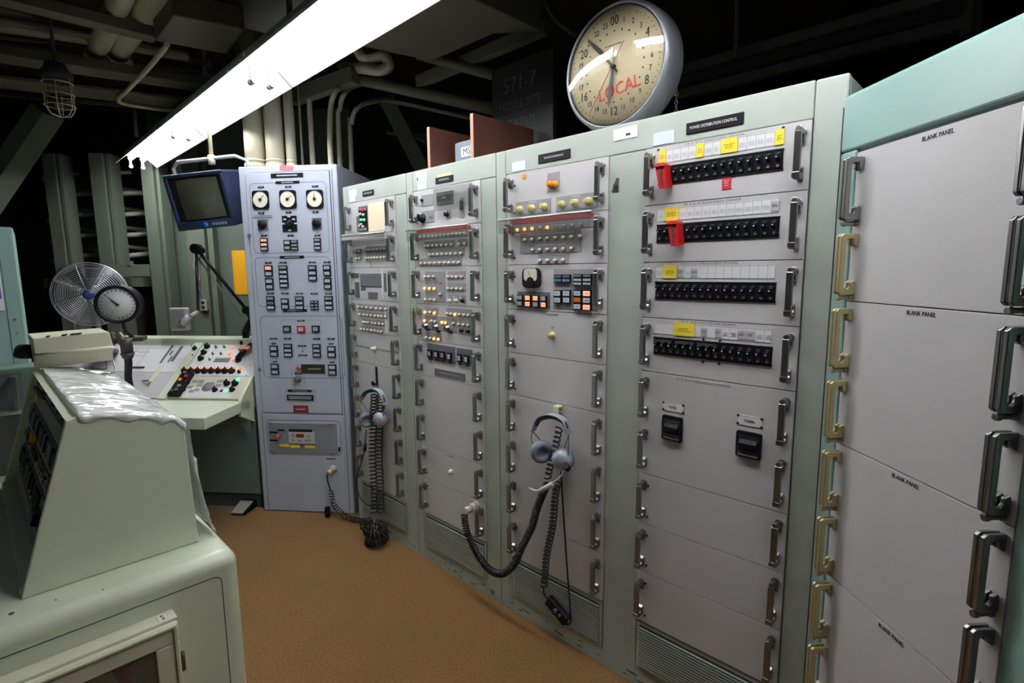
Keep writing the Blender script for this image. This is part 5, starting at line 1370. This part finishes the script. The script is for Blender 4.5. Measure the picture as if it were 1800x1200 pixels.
# ================================================================== HEADSETS AND CORDS
def hv(px, py, d=0.0):
    x, z = FR.P(px, py, d); return Vector((x, d, z))
cordblack = mat('black cord rubber', (22, 22, 28), .45)
shell = mat('grey headset plastic', (150, 156, 168), .4)
pad = mat('blue grey ear cushion', (110, 118, 134), .6)
def ear_cup(o, c, ax, r, cup_col=None):
    ax = Vector(ax).normalized()
    B().lathe([(0, -.030), (r*.55, -.030), (r*.85, -.022), (r, -.008), (r, .004), (r*.9, .008)], c, ax, n=28).obj('ear_cup', cup_col or shell, o)
    B().lathe([(r*1.02, .002), (r*1.08, .010), (r*1.0, .022), (r*.72, .026), (r*.52, .020), (r*.45, .008), (0, .008)], c, ax, n=28).obj('ear_cushion', pad, o)
def headset(lab, hook, bandL, bandT, bandR, cupL, cupR, d, hgt, w):
    o = root('headset', FR, lab, 'headset', x=hook.x, y=0, z=hook.z)
    K = lambda v: Vector((v.x-hook.x, v.y, v.z-hook.z))
    pts = spline([K(bandL), K(bandL.lerp(bandT, .45))+Vector((-.012, 0, .022)), K(bandT), K(bandR.lerp(bandT, .45))+Vector((.014, 0, .022)), K(bandR)], 8)
    b = B(); n = len(pts); prev = None
    for i, p in enumerate(pts):
        t = (pts[min(i+1, n-1)]-pts[max(i-1, 0)]).normalized(); nn = t.cross(Vector((0, 1, 0))).normalized()
        q = [p+Vector((0, -w, 0))+nn*.002, p+Vector((0, w, 0))+nn*.002, p+Vector((0, w, 0))-nn*.002, p+Vector((0, -w, 0))-nn*.002]
        r_ = [b._v(v) for v in q]
        if prev:
            for k in range(4): b.bm.faces.new((prev[k], prev[(k+1) % 4], r_[(k+1) % 4], r_[k])).smooth = k % 2 == 0
        else: b.bm.faces.new(r_)
        prev = r_
    b.bm.faces.new(prev); b.obj('headband', shell, o, bevel=.001)
    b = B(); seg = pts[5:-5]
    b.tube([p+Vector((0, 0, -.010)) for p in seg], .009, n=8); b.obj('head_pad', mat('dark grey pad', (74, 76, 84), .6), o)
    for bd, cp, sx in ((bandL, cupL, -1), (bandR, cupR, 1)):
        B().tube(spline([K(bd), K(bd.lerp(cp, .4))+Vector((sx*.018, -.01, 0)), K(cp)+Vector((sx*.030, -.004, .01))], 6), .0022, n=6).tube(spline([K(bd), K(bd.lerp(cp, .5))+Vector((-sx*.012, .012, 0)), K(cp)+Vector((0, .01, .03))], 6), .0022, n=6).obj('yoke_wire', steel, o)
    ear_cup(o, K(cupL), (.85, -.5, -.05), .042); ear_cup(o, K(cupR), (-.30, .95, .1), .042)
    return o, K

def cord(o, K, pts, R_, turns, r=.0026, name='coiled_cord', R2=None):
    B().tube(coil([K(p) for p in pts], R_, turns, n=10, R2=R2), r, n=5).obj(name, cordblack, o)

hook = hv(985, 716, -.034)
o, K = headset('grey headset hung by its band on a cream hook, on the wide double rack', hook, hv(937, 758, -.075), hv(970, 728, -.06), hv(1000, 763, -.045), hv(951, 793, -.065), hv(989, 808, -.05), 0, 0, .016)
bp = [hv(995, 822, -.075), hv(985, 838, -.08), hv(970, 850, -.085), hv(955, 862, -.085)]
B().tube(spline([K(p) for p in bp], 6), .0032, n=8).tube(spline([K(hv(955, 862, -.085)), K(hv(940, 862, -.088)), K(hv(930, 857, -.09))], 6), lambda t: .006-.003*t, n=8).obj('microphone_boom', mat('light grey boom', (200, 200, 204), .35), o)
B().cyl(K(hv(950, 862, -.088)), K(hv(972, 850, -.085)), .010, n=12).obj('microphone', mat('light grey boom', (200, 200, 204), .35), o, bevel=.002)
B().cyl(K(hv(994, 818, -.08)), K(hv(998, 823, -.06)), .014, n=14).obj('boom_pivot', black, o)
cord(o, K, [hv(983, 752, -.05), hv(976, 785, -.045), hv(968, 815, -.05), hv(962, 840, -.05)], .013, 11, .0034)
cord(o, K, [hv(980, 848, -.05), hv(976, 870, -.045), hv(971, 925, -.035), hv(961, 975, -.035), hv(956, 1030, -.035)], .013, 27, .0034)
B().tube(spline([K(hv(956, 1030, -.035)), K(hv(956, 1042, -.03)), K(hv(964, 1056, -.03))], 6), .0034, n=6).tube(spline([K(hv(986, 828, -.03)), K(hv(989, 880, -.02)), K(hv(997, 1000, -.02)), K(hv(1003, 1080, -.02)), K(hv(1001, 1096, -.025)), K(hv(993, 1096, -.03))], 8), .0036, n=6).obj('straight_cord', cordblack, o)
c0, c1 = K(hv(963, 1052, -.032)), K(hv(997, 1092, -.032)); dv = (c1-c0).normalized(); up = dv.cross(Vector((0, 1, 0))).normalized()
bx_ = B(); e = .024
q0 = [c0+up*e+Vector((0, -.014, 0)), c0-up*e+Vector((0, -.014, 0)), c0-up*e+Vector((0, .014, 0)), c0+up*e+Vector((0, .014, 0))]; q1 = [v+(c1-c0) for v in q0]
bx_.hexa(q0+q1); bx_.obj('cord_switch_box', black, o, bevel=.006, seg=3)
m_ = (c0+c1)/2+up*.01+Vector((0, -.014, 0)); B().cyl(m_, m_+Vector((0, -.012, 0)), .008).cyl(m_+dv*.025, m_+dv*.025+Vector((0, -.01, 0)), .006).obj('switch_button', darkgrey, o)

hook = hv(665, 692, -.034)
o, K = headset('grey headset hung on the rack beside the grey cabinet, above a pile of coiled cord', hook, hv(634, 704, -.075), hv(660, 683, -.06), hv(678, 712, -.045), hv(645, 737, -.06), hv(669, 736, -.055), 0, 0, .016)
for xo, ph in ((656, 0), (668, 2)):
    cord(o, K, [hv(xo+3, 690+ph*5, -.06), hv(xo, 740, -.035), hv(xo-1, 800, -.04), hv(xo+1, 850, -.045), hv(xo+2, 900, -.05)], .020 if xo < 660 else .018, 33, .0040)
B().tube(spline([K(hv(644, 755, -.06)), K(hv(642, 775, -.07)), K(hv(641, 790, -.07)), K(hv(634, 815, -.06)), K(hv(627, 845, -.05)), K(hv(632, 872, -.06)), K(hv(648, 888, -.09)), K(hv(664, 890, -.09))], 8), .0034, n=6).cyl(K(hv(642, 780, -.07)), K(hv(641, 792, -.07)), .010).obj('straight_cord', cordblack, o)
rnd = random.Random(11)
for k in range(4):
    cx_, cy_ = hv(658, 905, -.10).x+rnd.uniform(-.02, .04), -.11+rnd.uniform(-.02, .03); pts = []
    for i in range(7):
        a = 2*pi*i/6+k; pts.append(Vector((cx_+cos(a)*(.045+.012*k), min(cy_+sin(a)*.05, -.04), .022+.026*k)))
    cord(o, K, pts, .014, 17, .0038, 'cord_pile_loop')
def plug_cord(lab, fr, p0, pts, R_, turns, plug_pts, lead=None, r=.003):
    o = root('coiled_cord', fr, lab, 'cord', x=p0.x, y=0, z=p0.z); K = lambda v: Vector((v.x-p0.x, v.y, v.z-p0.z))
    a, c = K(plug_pts[0]), K(plug_pts[1])
    B().cyl(a, a.lerp(c, .55), .021, n=16).cyl(a.lerp(c, .5), c, .016, n=16).lathe([(.0225, 0), (.0235, .004), (.0235, .012), (.0225, .016)], a, c-a, n=16).obj('plug', mat('beige grey plug', (190, 184, 176), .4), o)
    if lead: B().tube(spline([K(v) for v in lead], 6), .0042, n=7).obj('cord_lead', cordblack, o)
    B().tube(coil([K(v) for v in pts], R_, turns, n=10), r, n=5).obj('coil', cordblack, o)
    return o, K
p0 = hv(838, 888)
plug_cord('thick black coiled cord looping from a rack plug to the cream-hook headset', FR, p0,
    [hv(816, 905, -.09), hv(821, 935, -.09), hv(840, 975, -.09), hv(860, 1000, -.09), hv(882, 1008, -.10), hv(903, 992, -.09), hv(918, 960, -.07), hv(935, 925, -.06), hv(945, 890, -.06), hv(962, 850, -.06)], .0130, 74, (hv(838, 888, -.004), hv(817, 898, -.085)), r=.0044)
def gv(px, py, d=0.0):
    x, z = FG.P(px, py, d); return Vector((x, d, z))
p0 = gv(588, 822)
plug_cord('black coiled cord trailing onto the carpet from the grey cabinet plug', FG, p0,
    [gv(581, 862, -.05), gv(585, 880, -.06), gv(592, 893, -.08), gv(606, 906, -.10), gv(628, 914, -.13), gv(652, 914, -.15)], .015, 22, (gv(588, 822, -.003), gv(576, 832, -.06)), lead=[gv(576, 832, -.06), gv(575, 840, -.06), gv(578, 852, -.055), gv(581, 862, -.05)], r=.0032)
o = root('cord_clip', FG, 'small black clip hanging on the cord below the grey cabinet plug', 'clip', x=gv(583, 892).x, y=-.06, z=gv(583, 892).z)
B().box(-.016, .016, -.012, .012, -.035, .035).obj('clip_body', black, o, bevel=.008, seg=3)

# ================================================================== CEILING SERVICES
def beam(name, p, q, w, h, m_, lab, cat, group=None, up=Vector((0, 0, 1)), flange=False):
    p, q = Vector(p), Vector(q); d = q-p; o = bpy.data.objects.new(name, None); COL.objects.link(o); o.location = p; tag(o, lab, cat, group)
    s_ = d.cross(up).normalized()*w/2; u = s_.cross(d).normalized()*h/2
    b = B()
    if flange:
        for k in (-1, 1):
            c = u*k*(1-.12); b.hexa([-s_+c-u*.1, s_+c-u*.1, s_+c+u*.1, -s_+c+u*.1]+[v+d for v in (-s_+c-u*.1, s_+c-u*.1, s_+c+u*.1, -s_+c+u*.1)])
        t = s_*.12; b.hexa([-t-u*.8, t-u*.8, t+u*.8, -t+u*.8]+[v+d for v in (-t-u*.8, t-u*.8, t+u*.8, -t+u*.8)])
    else:
        b.hexa([-s_-u, s_-u, s_+u, -s_+u]+[v+d for v in (-s_-u, s_-u, s_+u, -s_+u)])
    b.obj('steel_section', m_, o, bevel=.004); return o
def pipe(pts, r, m_, lab, group=None, bands=(), name='pipe', cat='pipe', sm=6):
    P0 = Vector(pts[0]); o = bpy.data.objects.new(name, None); COL.objects.link(o); o.location = P0; tag(o, lab, cat, group)
    L = [Vector(p)-P0 for p in pts]; B().tube(spline(L, sm) if len(L) > 2 else L, r, n=14).obj('pipe_run', m_, o)
    for z, c in bands: B().cyl((0, 0, z), (0, 0, z+c[0]), r*c[1], n=18).obj('pipe_collar', c[2], o)
    return o
redband = mat('dull red band', (150, 50, 44), .5)
# vertical conduits entering the top of the grey cabinet
YP = 3.72
for px, dia, lab in ((449, 31, 'widest cream pipe rising from the grey cabinet, next to the monitor rod'), (485, 29, 'second wide cream pipe rising behind the grey cabinet top'), (513, 16, 'medium cream pipe rising right of the two wide ones')):
    p = aty(px, 286, YP); r = dia/2/932*YP; q = Vector((p.x, YP, 2.185))
    pipe([q, q+Vector((0, 0, .95))], r, pipepaint, lab, 'pipes rising behind the grey cabinet', bands=[(.035, (.012, 1.03, redband)), (.06, (.03, 1.10, pipepaint)), (.105, (.012, 1.06, pipepaint)), (.0, (.02, 1.06, pipepaint))])
for px, dia, lab in ((467, 4, 'thin rod pipe between the two wide cream pipes'), (532, 4, 'thin rod pipe beside the medium cream pipe'), (550, 9, 'slim straight pipe with red band at its foot')):
    p = aty(px, 286, YP+.1); r = dia/2/932*YP; q = Vector((p.x, YP+.1, 2.185))
    pipe([q, q+Vector((0, 0, .95))], r, pipepaint, lab, 'pipes rising behind the grey cabinet', bands=[(.02, (.014, 1.1, redband))])
for k, (px, top, far, lab) in enumerate(((582, 145, 640, 'slim pipe curving over at the top, nearest the slim straight one'), (598, 150, 660, 'slim pipe curving over at the top, middle of the three bent ones'), (618, 178, 700, 'slim pipe curving over at the top, farthest from the grey cabinet'))):
    p = aty(px, 286, 3.62 if k == 0 else 3.86+.06*k); q = Vector((p.x, p.y, 2.185 if k == 0 else 0)); t = aty(px, top+40, p.y); e = aty(far, top+2, p.y+.5)
    pipe([q, Vector((p.x, p.y, 2.4)), t, aty(px+10, top+12, p.y), aty((px+far)/2, top, p.y+.2), e, e+Vector((.9, .3, -.12))], .017, pipepaint, lab, 'pipes rising behind the grey cabinet')
ZC = 2.8
def A_(x, y, z=ZC): return atz(x, y, z)
# ducts
def duct(pts, z, h, lab):
    P_ = [atz(x, y, z) for x, y in pts]; c = sum(P_, Vector())/len(P_)
    o = root('ceiling_duct', None, lab, 'duct', 'olive ceiling ducts', *c)
    B().prism([p-c for p in P_], (0, 0, h)).obj('duct_casing', ceilpaint, o, bevel=.006); return o
duct([(638, 82), (758, 108), (867, 60), (953, 56), (827, -4), (700, -30)], 2.75, .45, 'flat olive duct beside the fluorescent row, with an L-shaped underside')
duct([(272, 72), (305, 27), (430, 52), (400, 96)], 2.65, .10, 'small olive junction box whose lit underside faces down, left of the fluorescent row')
duct([(268, 10), (470, 60), (640, -60), (420, -110)], 2.78, .4, 'broad dark olive duct above the fluorescent row')
duct([(-10, 15), (55, 30), (95, 60), (20, 62), (-30, 50)], 2.85, .3, 'olive hood-like duct at the upper left corner')
# beams
beam('ceiling_beam', A_(-60, -22, 2.72), A_(272, 62, 2.72), .09, .05, ceilpaint, 'thin olive channel beam crossing the upper left corner, highest of its neighbours', 'beam')
beam('ceiling_beam', A_(-60, 86, 2.7), A_(420, 158, 2.7), .16, .05, ceilpaint, 'olive beam below the pipe bundle in the upper left corner', 'beam')
beam('ceiling_beam', A_(-60, 108, 2.74), A_(430, 170, 2.74), .22, .20, ceilpaint, 'deep olive girder behind the caged lamp', 'beam', flange=True)
for k, (y0, y1, x1, r) in enumerate(((28, 62, 105, .02), (42, 82, 170, .028), (58, 94, 210, .022), (72, 106, 160, .018), (84, 118, 200, .016))):
    pipe([A_(-40, y0, 2.82+k*.01), A_(x1, y1-10, 2.82+k*.01), A_(x1+160, y1+18, 2.84+k*.01)], r, pipepaint if k % 2 else ceilpaint, ['highest thin pipe of the bundle in the upper left corner', 'cream pipe, second from the top of the bundle in the upper left corner', 'olive pipe in the middle of the upper left bundle', 'cream pipe, second lowest of the upper left bundle', 'lowest thin olive pipe of the upper left bundle'][k], 'pipe bundle in the upper left corner')
pipe([A_(222, -30, 2.78), A_(198, 30, 2.80), A_(166, 96, 2.82), A_(160, 108, 2.95)], .05, pipepaint, 'fat cream pipe slanting down toward the girder, outer of two', 'fat slanting pipes')
pipe([A_(282, -30, 2.78), A_(255, 20, 2.80), A_(212, 82, 2.82), A_(212, 100, 2.84), A_(240, 116, 2.86)], .058, pipepaint, 'fat cream pipe slanting down and bending at the girder, inner of two', 'fat slanting pipes')
pipe([A_(294, 78, 2.62), A_(262, 118, 2.62), A_(222, 160, 2.62), A_(208, 174, 2.62), A_(222, 183, 2.62), A_(300, 194, 2.62), A_(400, 200, 2.62)], .012, pipepaint, 'thin conduit dropping from the small junction box and bending back', None, sm=8, name='conduit', cat='conduit')
beam('diagonal_strut', aty(-40, 380, 4.4), aty(84, 196, 4.4), .20, .12, postgreen, 'dark wide diagonal strut below the caged lamp', 'strut')
beam('wall_rail', aty(-40, 162, 4.5), aty(310, 193, 4.5), .03, .03, postgreen, 'thin horizontal rail running behind the caged lamp', 'rail')
# caged lamp
c = aty(100, 138, 2.9); o = root('caged_lamp', None, 'unlit ceiling lamp in a wire cage, hanging from the girder', 'caged lamp', None, *c); o.scale = (.8, .8, .8)
B().lathe([(0, .09), (.055, .09), (.065, .06), (.085, .03), (.085, 0), (.06, -.01), (0, -.01)], (0, 0, 0), (0, 0, 1), n=24).cyl((0, 0, .09), (0, 0, 1.03), .010).obj('lamp_base', darksteel, o)
B().lathe([(.05, -.01), (.058, -.06), (.058, -.14), (.048, -.18), (.02, -.20), (0, -.205)], (0, 0, 0), (0, 0, 1), n=20).obj('glass_jar', glass, o)
b = B()
for k in range(6):
    a = 2*pi*k/6; b.tube([(cos(a)*.078, sin(a)*.078, 0), (cos(a)*.08, sin(a)*.08, -.18), (cos(a)*.055, sin(a)*.055, -.225), (0, 0, -.24)], .0035, n=5)
for z in (-.03, -.10, -.17): b.tube(arc((0, 0, z), .081, 0, 360, 24, 'xy')[:-1], .0035, n=5, closed=True)
b.obj('wire_cage', pipepaint, o)
# steelwork and pipes to the right of the fluorescent row
def B2(x0, y0, x1, y1, Y0, Y1): return aty(x0, y0, Y0), aty(x1, y1, Y1)
p, q = B2(505, 112, 870, 192, 3.9, 3.3); pipe([p, q], .035, ceilpaint, 'olive pipe running along under the L-shaped duct, lower of two', 'olive pipes beyond the duct')
p, q = B2(735, 95, 880, 135, 3.4, 3.2); pipe([p, q], .032, ceilpaint, 'olive pipe continuing from the corner of the L-shaped duct', 'olive pipes beyond the duct')
p, q = B2(515, 172, 625, 132, 3.9, 3.6); beam('ceiling_beam', p, q, .07, .10, ceilpaint, 'short sloping beam above the bent slim pipes', 'beam')
p, q = B2(735, 145, 960, 48, 3.5, 3.0); beam('ceiling_beam', p, q, .05, .07, ceilpaint, 'sloping beam between the L-shaped duct and the clock', 'beam')
p, q = B2(680, 175, 760, 330, 4.6, 4.6); beam('diagonal_strut', p, q, .16, .12, postgreen, 'dark diagonal strut behind the upright brown boards', 'strut')
pipe([aty(600, 60, 3.6)+Vector((0, .1, .45)), aty(630, 90, 3.6), aty(672, 98, 3.6), aty(684, 115, 3.6), aty(668, 124, 3.6), aty(640, 120, 3.6), aty(600, 118, 3.75)], .035, pipepaint, 'fat cream pipe elbow turning back beside the duct corner', None)
for k in range(4):
    x = 770+k*14; pipe([aty(x-90, 232+k*2, 4.8), aty(x-40, 240, 4.8), aty(x-10, 262, 4.8), aty(x, 320, 4.8)], .022, postgreen, ['dim bent pipe deep behind the brown boards, outermost of four', 'dim bent pipe deep behind the brown boards, second of four', 'dim bent pipe deep behind the brown boards, third of four', 'dim bent pipe deep behind the brown boards, innermost of four'][k], 'dim bent pipes deep behind the boards')
for k, (y0, y1) in enumerate(((128, -20), (146, 8), (168, 36))):
    p, q = B2(1190, y0, 1712, y1, 3.3, 2.45); beam('ceiling_beam', p, q, .05+.03*(k == 0), .05, ceilpaint if k != 1 else darksteel, ['uppermost of three long parallel beams right of the clock', 'middle of three long parallel beams right of the clock', 'lowest of three long parallel beams right of the clock'][k], 'beam', 'long parallel beams right of the clock')
p, q = B2(1297, -20, 1293, 100, 3.0, 3.0); pipe([p, q], .012, ceilpaint, 'thin hanging rod right of the clock', None, name='hanging_rod', cat='rod')
p, q = B2(955, -10, 1010, 60, 2.6, 2.4); pipe([p, aty(975, 30, 2.5), q], .012, darksteel, 'dark cable dropping behind the clock from the ceiling', None, name='cable', cat='cable')
p, q = B2(235, 170, 240, 240, 3.9, 3.9); pipe([p, q], .012, postgreen, 'thin hanging rod behind the far end of the fluorescent row', None, name='hanging_rod', cat='rod')
p, q = B2(1712, -30, 1705, 60, 2.45, 2.45); beam('hanger_plate', p, q, .06, .05, ceilpaint, 'short hanger at the end of the long parallel beams', 'hanger')
